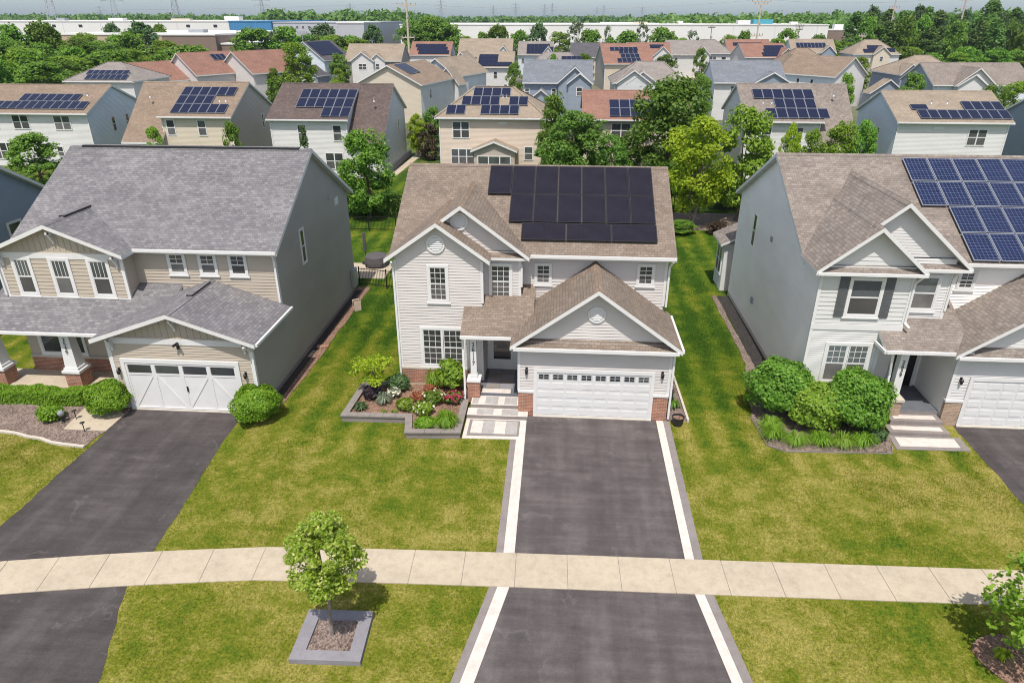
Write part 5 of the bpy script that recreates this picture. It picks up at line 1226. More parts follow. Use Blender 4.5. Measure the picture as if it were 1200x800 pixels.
for k, x, y, h, w, lb in (('mid', -47.5, 118, 6.4, 4.2, 'green tree between the grey hip roof and the reddish roofs'), ('light', -37.5, 117, 6.0, 3.6, 'light green tree left of the cream gable end'), ('mid', 21.8, 117, 7.2, 4.2, 'green tree left of the large blue grey roofed house'), ('light', 46.5, 93, 5.6, 4.0, 'light green tree right of the white house with the L of panels'), ('mid', 31.8, 84, 5.2, 3.0, 'green tree in the gap between the mauve roof and the L of panels'), ('light', 64, 165, 7.6, 5.2, 'bright green tree right of the tan hip roof'), ('mid', 4.5, 168, 7.8, 4.6, 'green tree left of the large tan gable end'), ('mid', -52.5, 168, 7.6, 5, 'green tree below the tan house with the double step gable')):
    tree(k, x, y, h, w, lb, 'trees along the far street')
# --- woods and hedgerows beyond the estate
rw = random.Random(11)
def wood(lst, label, group):
    for k, x, y, h, w in lst: tree(k, x, y, h, w, label, group)
def band(n, xa, xb, ya, yb, h0, h1, w0, w1, kinds, label, group):
    for i in range(n):
        t = (i+rw.uniform(-.3, .3)+.5)/n; f = rw.random()
        tree(rw.choice(kinds), xa+(xb-xa)*t, ya+(yb-ya)*f, rw.uniform(h0, h1), rw.uniform(w0, w1), label, group)
GL = 'trees of the wood at upper left'
band(8, -128, -93, 128, 142, 7.0, 9.5, 8, 10.5, ['wood', 'light', 'mid'], 'leafy green tree in the front edge of the wood at upper left', GL)
band(9, -142, -98, 145, 165, 7.5, 9.8, 9, 12, ['wood', 'light', 'light'], 'leafy green tree in the middle of the wood at upper left', GL)
band(6, -162, -138, 168, 195, 11.5, 14, 10, 12, ['wood', 'wood', 'light'], 'tall green tree at the far left of the wood at upper left', GL)
band(9, -132, -92, 170, 205, 7.5, 9.5, 9, 12, ['wood', 'wood', 'light', 'mid'], 'low green tree at the back of the wood, above the grey hip roof', GL)
band(11, -166, -112, 176, 218, 9.0, 11.2, 9, 12, ['wood', 'light', 'mid'], 'green tree at the back of the wood, before the tan warehouse', GL)
tree('far_dark', -141.5, 240, 13.4, 12.2, 'dark round tree standing alone before the white warehouse at left')
tree('far_dark', -173, 275, 12.9, 7, 'smaller dark tree left of the dark round one, before the white warehouse'); tree('wood', -156, 278, 12.4, 8, 'low round tree right of the dark round one, before the white warehouse')
GM = 'trees of the hedgerow before the warehouses'
tree('wood', -107, 250, 11.6, 15, 'broad green tree below the blue warehouse panel, leftmost of its clump', GM); tree('wood', -97, 254, 11.8, 13, 'broad green tree below the blue warehouse panel, middle of its clump', GM); tree('mid', -89, 250, 10.2, 10, 'broad green tree below the blue warehouse panel, rightmost of its clump', GM)
tree('far_dark', -94, 285, 12.6, 11, 'dark bushy tree before the grey warehouse wall', GM)
band(6, -86, -66, 236, 258, 8.0, 10.0, 8, 11, ['wood', 'light', 'light'], 'green tree of the hedgerow left of the tall pole', GM)
tree('far_dark', -68.5, 262, 12.4, 8.5, 'dark conifer like tree left of the tall pole', GM)
band(6, -57, -40, 255, 275, 12.5, 16.0, 9, 13, ['wood', 'wood', 'mid'], 'large green tree of the clump right of the tall pole', GM)
for x, h, w, k, lb in ((-36, 9.2, 8, 'light', 'low light green tree at the right end of the clump beside the tall pole'), (-24.5, 12.4, 9.5, 'wood', 'green tree in front of the long white warehouse, above the broad tan roof'), (-30.5, 10.0, 7, 'wood', 'lower green tree left of the one above the broad tan roof'), (-16.5, 10.6, 8, 'wood', 'green tree between the broad tan roof and the panel roof'), (-9.8, 13.0, 7.5, 'far_dark', 'dense dark tree above the blue house with the dark panel block'), (-2.2, 10.6, 8.5, 'light', 'low light green tree above the grey hip roof'), (4.0, 13.8, 9, 'pale', 'thin pale tree with open crown in front of the long white warehouse'), (9.0, 11.0, 9, 'wood', 'green tree above the charcoal roof'), (15.5, 12.4, 3.8, 'pale', 'narrow pale tree above the red roof'), (16.5, 8.6, 6, 'wood', 'low green tree at the foot of the narrow pale one'), (23, 10.6, 10, 'wood', 'broad green tree above the red brown ridge'), (27.2, 13.8, 5.5, 'pale', 'sparse pale tree behind the broad green one'), (34.5, 11.6, 11, 'wood', 'round dark green tree above the plain brown grey roof'), (46, 11.2, 6, 'pale', 'pale leafy tree above the grey hip roof with the porch stack'), (42, 8.6, 7, 'light', 'low light green tree left of the pale leafy one'), (58, 9.8, 7, 'light', 'low light green tree left of the right hand crossarm pole'), (64.5, 10.6, 5.5, 'wood', 'small green tree right of the right hand crossarm pole'), (79, 11.2, 8, 'wood', 'round dark green tree before the right end of the long white warehouse'), (75, 8.6, 7, 'light', 'yellow green tree left of the round dark green one'), (89, 9.6, 7, 'wood', 'low green tree under the right end of the long white warehouse')):
    tree(k, x, 268+((int(x)*7) % 9), h, w, lb, GM)
GR = 'tall trees of the belt at upper right'
band(9, 84, 104, 250, 278, 6.5, 9, 7, 10, ['wood', 'light', 'light', 'pale'], 'low scrubby tree left of the tall belt at upper right', GR)
band(20, 112, 178, 290, 315, 16.0, 18.6, 7.0, 9.5, ['belt', 'belt', 'belt', 'far_dark'], 'tall upright dark green tree in the belt at upper right', GR)
band(18, 100, 158, 255, 282, 12.5, 15.5, 6.5, 9, ['belt', 'belt', 'wood', 'light'], 'upright green tree in the front of the belt at upper right', GR)
band(14, 94, 152, 234, 252, 5, 8.0, 6, 9, ['wood', 'light', 'wood'], 'low tree at the foot of the belt at upper right', GR)
tree('belt', 161, 300, 21.0, 11, 'tallest tree of the upper right, standing above the others', GR)
band(8, 158, 200, 300, 340, 13, 16, 10, 13, ['wood', 'belt'], 'green tree at the far right end of the belt', GR)
tree('light', 66, 196, 5.6, 8, 'low green tree above the tan hip roof with twin gables', GR)
# --- distant woodland along the horizon: one mass
rg = np.random.default_rng(5); VV = []
def mass(n, xa, xb, ya, yb, h0, h1, leafn=130, lf=2.2):
    for i in range(n):
        x, y, h = rg.uniform(xa, xb), rg.uniform(ya, yb), rg.uniform(h0, h1); w = h*rg.uniform(.35, .6)
        d = sph(leafn, rg); P = np.array([x, y, h*.55])+d*np.array([w, w, h*.47])*rg.uniform(.6, 1, (leafn, 1))
        VV.append(leaves(P, d*.9+np.array([0, 0, .5]), lf, rg, 1.5, .6))
mass(150, 60, 330, 470, 600, 15, 20); mass(150, -760, -420, 760, 1000, 16, 21, 110, 3.); mass(60, -230, -110, 520, 600, 17, 22, 130, 2.6); mass(50, -215, -150, 640, 760, 16, 20, 130, 2.6)
mass(110, -420, 60, 760, 1000, 14, 18, 110, 3.); mass(200, -500, 600, 1050, 1500, 14, 19, 80, 4.); mass(140, -1300, -500, 1200, 1700, 16, 21, 80, 4.5); mass(140, 200, 700, 420, 700, 15, 21); mass(280, -1800, 1500, 1850, 2450, 16, 22, 60, 7.)
V = np.concatenate(VV); tag(raw_mesh('distant_woodland', V, np.arange(len(V)).reshape(-1, 4), M['lf_far']), 'distant tree line along the horizon', 'woodland', kind='stuff')

# ================================================================== FRONT YARD PLANTS
def shrub(name, label, cat, x, y, z, rx, ry, h, mat, n, leaf, seed, group=None, shell=.8, lump=.12, core=True, up=.3, flower=None, aspect=1.6):
    rg = np.random.default_rng(seed); o = empty(name, (x, y, z), 0, label, cat, group)
    d = sph(n, rg); d[:, 2] = np.where(d[:, 2] < -.55, -d[:, 2], d[:, 2])
    ph = rg.uniform(0, 6.28, 6)
    def bulge(d): return 1+lump*(np.sin(d[:, 0]*5+ph[0])*np.sin(d[:, 1]*5+ph[1])+.7*np.sin(d[:, 2]*7+ph[2]+d[:, 0]*3))
    q = (shell+(1-shell)*rg.uniform(0, 1, n))*bulge(d)
    P = d*q[:, None]*np.array([rx, ry, h*.5])+np.array([0, 0, h*.5])
    P[:, 2] = np.maximum(P[:, 2], .02)
    V = leaves(P, d*1.0+np.array([0, 0, up]), leaf, rg, aspect, .55); F = np.arange(len(V)).reshape(-1, 4)
    if core:
        nu, nv = 16, 9; th = np.linspace(0, 2*np.pi, nu, endpoint=False); fi = np.linspace(-1.2, np.pi/2, nv)
        D = np.array([[math.cos(f)*math.cos(t), math.cos(f)*math.sin(t), math.sin(f)] for f in fi for t in th])
        Pc = D*(shell*.86*bulge(D))[:, None]*np.array([rx, ry, h*.5])+np.array([0, 0, h*.5]); Pc[:, 2] = np.maximum(Pc[:, 2], .0)
        b = len(V); Fc = [[b+i*nu+j, b+i*nu+(j+1) % nu, b+(i+1)*nu+(j+1) % nu, b+(i+1)*nu+j] for i in range(nv-1) for j in range(nu)]
        V = np.concatenate([V, Pc]); F = np.concatenate([F, np.array(Fc)])
    raw_mesh('foliage', V, F, M[mat], o)
    if flower:
        m2, k, fs = flower; d = sph(k, rg); d[:, 2] = np.abs(d[:, 2])*.9+.1
        P = d*1.03*np.array([rx, ry, h*.5])+np.array([0, 0, h*.5])
        V = np.concatenate([leaves(P+rg.normal(0, fs*.3, P.shape), d+np.array([0, 0, .6]), fs, rg, 1.1, .5) for _ in range(4)])
        raw_mesh('blossom', V, np.arange(len(V)).reshape(-1, 4), M[m2], o)
    else:
        mb = MB()
        for i in range(4):
            a = i*1.57+seed; mb.tube([(0, 0, -.05), (math.cos(a)*rx*.35, math.sin(a)*ry*.35, h*.5)], [.02, .008], 'bark', 5)
        mb.build('stem', o)
    return o
def tuft(name, label, cat, x, y, z, r, h, mat, n, w, seed, group=None, flower=None):
    rg = np.random.default_rng(seed); o = empty(name, (x, y, z), 0, label, cat, group)
    a = rg.uniform(0, 6.283, n); rr = r*rg.uniform(.05, .4, n); b = np.stack([rr*np.cos(a), rr*np.sin(a), np.zeros(n)], 1)
    a2 = a+rg.normal(0, .5, n); R_ = r*rg.uniform(.55, 1.1, n); hh = h*rg.uniform(.6, 1.15, n)
    m = b+np.stack([np.cos(a2)*R_*.45, np.sin(a2)*R_*.45, hh], 1); e = b+np.stack([np.cos(a2)*R_, np.sin(a2)*R_, hh*rg.uniform(.3, .8, n)], 1)
    s = np.stack([-np.sin(a2), np.cos(a2), np.zeros(n)], 1)*w/2
    V = np.stack([b-s*.5, b+s*.5, m+s, m-s, m-s, m+s, e+s*.15, e-s*.15], 1).reshape(-1, 3)
    raw_mesh('foliage', V, np.arange(len(V)).reshape(-1, 4), M[mat], o)
    if flower:
        m2, k, fs = flower; P = np.stack([rg.normal(0, r*.5, k), rg.normal(0, r*.5, k), rg.uniform(.8, 1.25, k)*h], 1)
        V = np.concatenate([leaves(P+rg.normal(0, fs*.3, P.shape), np.tile([0, 0, 1.], (k, 1)), fs, rg, 1.1, .6) for _ in range(3)])
        raw_mesh('blossom', V, np.arange(len(V)).reshape(-1, 4), M[m2], o)
    return o
# round clipped bushes either side of the left garage, hedge before the porch
shrub('bush', 'round clipped green bush left of the white carriage garage door', 'bush', -19.15, 24.2, 0, .92, .88, 1.5, 'lf_box', 7500, .062, 1, 'clipped round bushes', .86)
shrub('bush', 'round clipped green bush right of the white carriage garage door', 'bush', -12.58, 24.1, 0, .96, .92, 1.55, 'lf_box', 8000, .062, 2, 'clipped round bushes', .86)
def hedge(label, x0, x1, y0, y1, h, seed, mat='lf_box', n=9000, leaf=.075):
    rg = np.random.default_rng(seed); o = empty('hedge', ((x0+x1)/2, (y0+y1)/2, 0), 0, label, 'hedge')
    a, b = (x1-x0)/2, (y1-y0)/2
    u = rg.uniform(-1, 1, (n, 3)); f = rg.choice(3, n, p=[.12, .42, .46]); sg = rg.choice([-1, 1], n)
    u[np.arange(n), f] = np.where(f == 2, 1, sg)*rg.uniform(.9, 1.06, n)
    Nn = np.zeros((n, 3)); Nn[np.arange(n), f] = np.where(f == 2, 1, sg)
    P = u*np.array([a, b, h/2])+np.array([0, 0, h/2]); P[:, 2] += .05*np.sin(P[:, 0]*3.1+seed)+.03*np.sin(P[:, 0]*7.7); P[:, 1] += .05*np.sin(P[:, 0]*2.3)
    V = leaves(P, Nn+np.array([0, 0, .3]), leaf, rg, 1.6, .55); raw_mesh('foliage', V, np.arange(len(V)).reshape(-1, 4), M[mat], o)
    mb = MB(); mb.box(-a*.97, a*.97, -b*.8, b*.8, .02, h*.88, 'bark'); c = mb.build('twigs', o); c.data.materials[0] = M['lf_dark']
    return o
hedge('long low clipped hedge in front of the left porch', -27.5, -20.75, 24.5, 25.25, .62, 4, n=14000, leaf=.055)
hedge('long dark green hedge at the back fence between the left and middle houses', -22, -13.2, 56.9, 58.4, 1.5, 5, 'lf_dark', 9000, .13)
shrub('bush', 'small leafy bush in the mulch before the left hedge', 'bush', -21.35, 23.45, 0, .52, .48, .72, 'lf_box', 1700, .075, 3, None, .75)
# big shrubs by the right house
for i, (x, y, rx, h, m, lb) in enumerate(((9.55, 26.2, 1.4, 2.45, 'lf_mid', 'large glossy dark green shrub at the left end of the right bed'), (10.9, 25.35, 1.22, 1.95, 'lf_light', 'bright light green shrub in the middle of the right bed'), (12.35, 25.25, 1.45, 2.5, 'lf_mid', 'large round green shrub under the lower window of the right house'))):
    shrub('shrub', lb, 'shrub', x, y, 0, rx, rx*.95, h, m, 9000, .09, 20+i, 'big shrubs of the right bed', .72, .13)
shrub('shrub', 'small golden shrub beside the steps of the right house', 'shrub', 13.45, 25.5, 0, .45, .42, .6, 'lf_lime', 900, .07, 25)
shrub('shrub', 'low bluish green shrub at the right end of the right bed', 'shrub', 13.0, 24.5, 0, .55, .5, .45, 'lf_blue', 900, .07, 26)
for i, (x, y) in enumerate(((8.95, 24.2), (9.75, 23.85), (10.7, 23.85), (11.6, 23.85), (12.35, 23.95), (9.0, 24.9))):
    tuft('daylily', 'arching grassy daylily clump along the front of the right bed', 'plant', x, y, .03, .55, .42, 'lf_light' if i % 2 else 'lf_box', 190, .028, 30+i, 'daylilies of the right bed')
# the flower bed
Z = .2
t = empty('ornamental_tree', (-8.0, 26.35, Z), 0, 'small lime yellow ornamental tree at the back left of the flower bed', 'tree')
me, C3 = crown_mesh('crown', 'lf_lime', 77, .95, 1.2, .6, 24, 2000, .07, spread, rc=.3, flat=.5)
c = bpy.data.objects.new('crown', me); COL.objects.link(c); c.parent = t; trunk_mesh(C3, 1, .55, 5, r0=.03, limbs=6).build('trunk', t)
shrub('shrub', 'dark purple leaved shrub under the lime ornamental tree', 'shrub', -8.05, 25.85, Z, .42, .38, .62, 'lf_purple', 800, .09, 41, None, .6)
tuft('hosta', 'small blue green hosta at the left corner of the flower bed', 'plant', -8.35, 24.95, Z, .3, .26, 'lf_blue', 60, .10, 42)
shrub('shrub', 'dark teal green shrub at the foot of the corner trim', 'shrub', -7.1, 26.75, Z, .58, .5, .72, 'lf_blue', 900, .09, 43, None, .65)
tuft('hosta', 'pale grey green plant right of the dark purple shrub', 'plant', -7.5, 25.55, Z, .36, .40, 'lf_silver', 110, .07, 44)
shrub('shrub', 'small white flowering shrub behind the pale grey green plant', 'shrub', -7.15, 26.05, Z, .3, .28, .45, 'lf_silver', 420, .06, 45, None, .55, flower=('fl_white', 26, .07))
shrub('shrub', 'light green leafy clump in the middle of the flower bed', 'shrub', -6.4, 25.05, Z, .42, .36, .5, 'lf_light', 620, .085, 46, None, .55)
shrub('shrub', 'coral red leaved plant in the middle of the flower bed', 'shrub', -5.95, 25.85, Z, .42, .32, .42, 'fl_coral', 420, .075, 47, None, .5, core=False)
shrub('shrub', 'coral red leaved plant behind, nearer the brick wall', 'shrub', -5.6, 26.4, Z, .34, .28, .5, 'fl_coral', 300, .075, 48, None, .5, core=False)
tuft('lily', 'tall feathery green plant against the brick wall', 'plant', -5.5, 26.95, Z, .42, .85, 'lf_light', 150, .03, 49)
shrub('shrub', 'white flowering rose bush right of the coral plants', 'shrub', -5.3, 25.65, Z, .5, .42, .62, 'lf_mid', 700, .08, 50, None, .6, flower=('fl_white', 12, .08))
shrub('shrub', 'green rose bush with white blooms nearer the planter wall', 'shrub', -5.55, 24.75, Z, .44, .4, .55, 'lf_light', 620, .08, 51, None, .6, flower=('fl_white', 14, .07))
shrub('shrub', 'tall light green shrub beside the porch column', 'shrub', -4.65, 26.85, Z, .62, .5, 1.55, 'lf_light', 1500, .12, 52, None, .55, .2)
shrub('shrub', 'crimson flowering bush beside the porch steps', 'shrub', -4.42, 25.75, Z, .42, .38, .55, 'lf_dark', 420, .08, 53, None, .6, flower=('fl_red', 48, .10))
shrub('shrub', 'mounded green plant at the front left corner of the lower flower bed', 'shrub', -5.3, 23.75, Z, .46, .40, .42, 'lf_box', 1000, .06, 54, None, .7)
tuft('chives', 'spiky bright green plant at the front right corner of the lower flower bed', 'plant', -4.45, 23.85, Z, .52, .52, 'lf_box', 420, .022, 55)
for i, (x, y) in enumerate(((-6.85, 24.75), (-7.3, 24.72), (-6.0, 24.85), (-4.75, 24.9), (-6.75, 25.7), (-8.4, 26.3))):
    tuft('seedling', 'tiny green seedling in the brown mulch of the flower bed', 'plant', x, y, Z, .14, .12, 'lf_light', 26, .04, 60+i, 'seedlings of the flower bed')
# street trees
t = empty('street_tree', (-5.93, 13.2, .06), 0, 'young street tree with a pale topped round crown inside the square slate surround', 'tree')
me, C3 = crown_mesh('crown', 'lf_street', 91, .98, 1.95, 1.98, 60, 10500, .062, round_, rc=.27, flat=.8, jit=.8)
c = bpy.data.objects.new('crown', me); COL.objects.link(c); c.parent = t; trunk_mesh(C3, 1, 1.98, 6, 'bark_grey', r0=.05, limbs=12).build('trunk', t)
t = empty('street_tree', (12.85, 13.55, 0), 0, 'young street tree cut off by the right edge of the photo', 'tree')
me, C3 = crown_mesh('crown', 'lf_light', 92, 1.42, 2.35, 1.15, 48, 4200, .10, round_, rc=.34, flat=.8, jit=.8)
c = bpy.data.objects.new('crown', me); COL.objects.link(c); c.parent = t; trunk_mesh(C3, 1, 1.0, 7, r0=.05, limbs=12).build('trunk', t)
tuft('plant', 'small yellowing plant in the mulch at the foot of the right street tree', 'plant', 12.1, 13.75, .04, .22, .3, 'lf_lime', 40, .06, 70)
for i, (x, y) in enumerate(((5.15, 27.6), (5.1, 26.9), (5.2, 26.3), (5.3, 28.6))):
    tuft('perennial', ['dark leafy perennial beside the garage wall, farthest from the pot', 'pale leafy perennial beside the garage wall', 'mixed green perennial right behind the black pot', 'dark leafy perennial beside the garage wall, farthest from the pot'][i], 'plant', x, y, .03, .3, .35, ['lf_purple', 'lf_silver', 'lf_mid', 'lf_dark'][i], 70, .06, 80+i, 'perennials beside the garage wall')
# ================================================================== SMALL THINGS IN THE YARDS
def small(name, loc, label, cat, parts, rz=0, group=None):
    o = empty(name, loc, rz, label, cat, group)
    for nm, mb in parts: mb.build(nm, o)
    return o
a, b = MB(), MB(); a.lathe([(.0, .0), (.19, .0), (.25, .36), (.27, .36), (.27, .41), (.235, .41), (.22, .3)], (0, 0, 0), 'black_plastic', 18); b.lathe([(.225, .33), (0, .335)], (0, 0, 0), 'mulch_brown', 18)
small('plant_pot', (5.2, 24.95, 0), 'round black plant pot filled with soil at the right corner of the driveway', 'pot', [('tub', a), ('soil', b)])
a, b = MB(), MB(); a.box(-.16, .16, -.22, .22, .05, .42, 'hose'); a.box(-.2, .2, -.26, -.2, 0, .55, 'hose'); a.box(-.2, .2, .2, .26, 0, .55, 'hose'); b.tube([(-.0, -.2, .34), (0, .2, .34)], .2, 'bark', 10)
small('hose_reel', (-11.75, 36.4, 0), 'beige garden hose reel in the grass beside the dark side wall of the left house', 'hose reel', [('cabinet', a), ('reel', b)], .5)
a = MB(); a.box(-.3, .3, -.14, .14, 0, .08, 'brick'); small('splash_block', (-12.1, 31.2, .03), 'reddish splash block in the mulch beside the left house', 'splash block', [('slab', a)], .2)
a, b = MB(), MB(); a.lathe([(0, .32), (.09, .34), (.13, .42), (.13, .48), (.09, .55), (0, .58)], (0, 0, 0), 'glass_pale', 14); b.lathe([(.09, 0), (.05, .05), (.035, .33)], (0, 0, 0), 'black', 10)
small('garden_globe', (-20.72, 23.25, .03), 'pale glass garden globe on a stand right of the small leafy bush', 'garden ornament', [('globe', a), ('stand', b)])
for x, y, lb in ((-20.3, 23.5, 'dark garden path light between the globe and the path'), (-19.35, 22.62, 'dark garden path light lying low at the front edge of the path')):
    a, b = MB(), MB(); a.lathe([(.02, 0), (.02, .45)], (0, 0, 0), 'black', 6); b.lathe([(.0, .5), (.1, .45), (.09, .43), (0, .44)], (0, 0, 0), 'black', 10); small('path_light', (x, y, .02), lb, 'path light', [('post', a), ('shade', b)], group='path lights')
a = MB(); a.lathe([(0, 0), (.14, .0), (.13, .09), (.05, .14), (0, .14)], (0, 0, 0), 'concrete_pale', 7); small('stone', (-4.85, 23.75, .2), 'pale rounded stone between the two front plants of the lower bed', 'stone', [('rock', a)])
# black metal fences behind the houses
def fence(label, A, B_, h, z=0., rails=2, step=.11, pitch=2.2, k='black', r=.009):
    A, B_ = Vector((*A, 0)), Vector((*B_, 0)); d = B_-A; n = max(1, round(d.length/pitch)); o = empty('fence', A, math.atan2(d.y, d.x), label, 'fence')
    l = d.length
    for i in range(n+1):
        m = MB(); x = l*i/n; m.box(x-.03, x+.03, -.03, .03, 0, h+.06, k); m.build('post', o)
    p = MB()
    for zz in (.18, h-.08)[:rails]: p.box(0, l, -.015, .015, zz, zz+.035, k)
    x = step
    while x < l: p.box(x-r, x+r, -.008, .008, .1, h, k); x += step
    p.build('panel', o); return o
fence('short black metal fence with a gate post between the left house and the middle house', (-12.62, 40.2), (-7.1, 39.0), 1.25)
fence('long black metal fence across the back of the yards, before the dark hedge', (-24, 52.2), (-6.5, 52.6), 1.25)
fence('black metal fence along the yard boundary, running away from the camera', (-9.4, 39.6), (-9.6, 52.3), 1.2, step=.14)
fence('dark fence behind the lime tree at the back of the right side yard', (5.6, 60.6), (30, 61.2), 1.3)
a, b = MB(), MB()
a.lathe([(0, .82), (.62, .80), (.78, .72), (.84, .35), (.82, .12)], (0, 0, 0), 'fabric_grey', 12); b.box(-.6, .6, -.6, .6, 0, .3, 'black')
small('covered_table', (-12.55, 44.2, 0), 'patio table under a dark grey cover behind the left house', 'table', [('cover', a), ('frame', b)])
a, b, c = MB(), MB(), MB(); a.lathe([(0, 2.3), (.09, 2.2), (.13, 1.4), (.1, .9), (.02, .8)], (0, 0, 0), 'fabric_grey', 8); b.lathe([(.025, 0), (.025, .9)], (0, 0, 0), 'black', 6); c.lathe([(.3, 0), (.3, .08), (0, .1)], (0, 0, 0), 'black', 12)
small('patio_umbrella', (-13.4, 44.6, 0), 'folded dark patio umbrella next to the covered table', 'umbrella', [('canopy', a), ('pole', b), ('base', c)])
a, b = MB(), MB(); a.box(-1.15, 1.15, -.5, .5, .25, .95, 'fabric_grey'); a.slab([(-1.2, -.55, 1.0), (1.2, -.55, 1.0), (1.2, .55, 1.15), (-1.2, .55, 1.15)], .1, 's_slate', 's_slate'); b.box(-1, 1, -.45, .45, 0, .25, 'black')
small('patio_sofa', (-11.9, 73.6, 0), 'blue grey covered patio seat on the terrace of the beige hip roofed house', 'patio seat', [('cover', a), ('legs', b)])
fence('short tan wooden privacy fence beside the small gabled bay', (-10.6, 73.9), (-9.4, 73.9), 1.4, step=.13, pitch=1.2, k='bark_grey', r=.06)
a, b = MB(), MB(); a.box(-.45, .45, -.3, .3, .55, .95, 'black'); a.lathe([(.42, .95), (.3, 1.15), (0, 1.22)], (0, 0, 0), 'black', 10); b.box(-.4, .4, -.28, .28, 0, .55, 'black_plastic')
small('barbecue', (-14.4, 74.0, 0), 'black barbecue grill left of the covered patio seat', 'grill', [('hood', a), ('cabinet', b)])
# dark retaining wall along the far path
mb = MB(); mb.box(-18.98, -18.72, 70, 86, 0, .55, 'stone_slate'); tag(mb.build('low_wall'), 'low dark stone wall along the white house with the brown roof', 'wall')

# ================================================================== CAR
def car(loc, rz, paint, label):
    o = empty('parked_car', loc, rz, label, 'car')
    prof = [(-2.25, .35), (-2.25, .75), (-1.95, .92), (-1.35, .98), (-.75, 1.42), (.75, 1.46), (1.55, 1.05), (2.15, .92), (2.28, .6), (2.25, .35)]
    m = MB(); wd = lambda z: .88 if z < 1.0 else .70
    A = [(x, -wd(z), z) for x, z in prof]; B_ = [(x, wd(z), z) for x, z in prof]
    m.poly(A[::-1], paint); m.poly(B_, paint)
    for i in range(len(prof)):
        j = (i+1) % len(prof); m.poly([A[i], A[j], B_[j], B_[i]], paint)
    m.build('body', o)
    g_ = MB()
    for (x0, z0), (x1, z1) in (((-1.25, 1.04), (-.79, 1.38)), ((1.48, 1.1), (.82, 1.42))):
        s = -.02 if x0 < 0 else .02
        g_.poly([(x0+s, -.72, z0), (x0+s, .72, z0), (x1+s, .66, z1), (x1+s, -.66, z1)], 'glass')
    for s in (-1, 1):
        g_.poly([(-1.1, s*.80, 1.04), (1.35, s*.80, 1.06), (.75, s*.712, 1.40), (-.7, s*.712, 1.37)], 'glass')
    g_.build('windows', o)
    for x in (-1.4, 1.45):
        for s in (-1, 1):
            w_ = MB(); w_.tube([(x, s*.74, .33), (x, s*.93, .33)], .33, 'rubber', 14); wo = w_.build('wheel', o)
            r_ = MB(); r_.tube([(x, s*.92, .33), (x, s*.94, .33)], .2, 'steel', 10); r_.build('rim', wo)
    for s in (-1, 1):
        h_ = MB(); h_.box(2.2, 2.3, s*.6-.18, s*.6+.18, .62, .76, 'glass_pale'); h_.build('headlight', o)
    return o
car((36.6, 222.0, 0), 0, 'car_white', 'white car parked in front of the grey hip roofed house with the porch stack')
car((-56.5, 176, 0), R(70), 'car_white', 'white car parked right of the blue house with the navy garage gable')

# ================================================================== WAREHOUSES
def block(name, label, x0, x1, y0, y1, h, wall, roofk='flat_roof', extras=(), cat='warehouse', rz=0.):
    o = empty(name, ((x0+x1)/2, y0, 0), rz, label, cat); a = (x1-x0)/2; D = y1-y0
    w_, r_ = MB(), MB(); w_.box(-a, a, 0, D, 0, h, wall); r_.box(-a-.25, a+.25, -.25, D+.25, h+.003, h+.55, roofk); w_.build('wall', o); r_.build('roof', o)
    for nm, e in extras: e(o)
    return o
def vents(x0, x1, n, z, w, hh, k):
    def f(o):
        for i in range(n):
            m = MB(); x = x0+(x1-x0)*i/max(1, n-1); m.box(x-w/2, x+w/2, -.15, -.02, z-hh/2, z+hh/2, k); m.build('wall_opening', o)
    return f
def seams(x0, x1, n, h, k='soffit'):
    def f(o):
        m = MB()
        for i in range(n):
            x = x0+(x1-x0)*i/max(1, n-1); m.box(x-.12, x+.12, -.06, 0-.01, 0, h, k)
        m.build('wall_seam', o)
    return f
def rooftop(lst):
    def f(o):
        for x, y, w_, d, h0, h1, k in lst:
            m = MB(); m.box(x-w_/2, x+w_/2, y-d/2, y+d/2, h0, h1, k); m.build('roof_unit', o)
    return f
block('warehouse', 'vast white warehouse with a row of small dark openings at upper left', -470, -193, 420, 520, 13.4, 'white_wall', 'white_wall', [('v', vents(0, 130, 9, 11.2, 2.2, 1.3, 'black_plastic')), ('s', seams(-100, 130, 11, 13.2)), ('r', rooftop([(60, 20, 9, 5, 13.9, 15.3, 'flat_roof'), (25, 20, 5, 4, 13.9, 15.2, 'lattice'), (128, 30, 9, 6, 13.9, 16.2, 'flat_roof'), (95, 30, 12, 4, 13.9, 15.0, 's_beige')]))])
block('warehouse', 'bright blue end section of the white warehouse at upper left', -192.9, -168, 419, 520, 13.4, 'blue_wall', 'blue_wall', [('s', seams(-10, 10, 4, 13.4, 'teal'))])
block('warehouse', 'pale grey warehouse with a line of small windows right of the blue section', -167.9, -112, 421, 520, 12.8, 'grey_wall', 'grey_wall', [('v', vents(-24, 24, 15, 10.6, 1.1, 1.1, 'shutter'))])
block('warehouse', 'low tan and brown warehouse with a white roof edge before the vast white one', -186, -146.1, 262, 330, 9.8, 'tan_wall', 'flat_roof')
block('warehouse', 'low brown warehouse joined to the right end of the tan one', -146, -126, 261, 330, 9.7, 'brown_wall', 'flat_roof', [('r', rooftop([(-6, 20, 6, 4, 10.2, 11.4, 'lattice')]))])
block('warehouse', 'small brown annex with a thin white roof edge right of the low brown warehouse', -125.9, -117, 264, 300, 6.6, 'brown_wall', 'flat_roof')
block('warehouse', 'small white building left of the tall pole', -102, -90, 330, 360, 13.2, 'grey_wall', 'flat_roof')
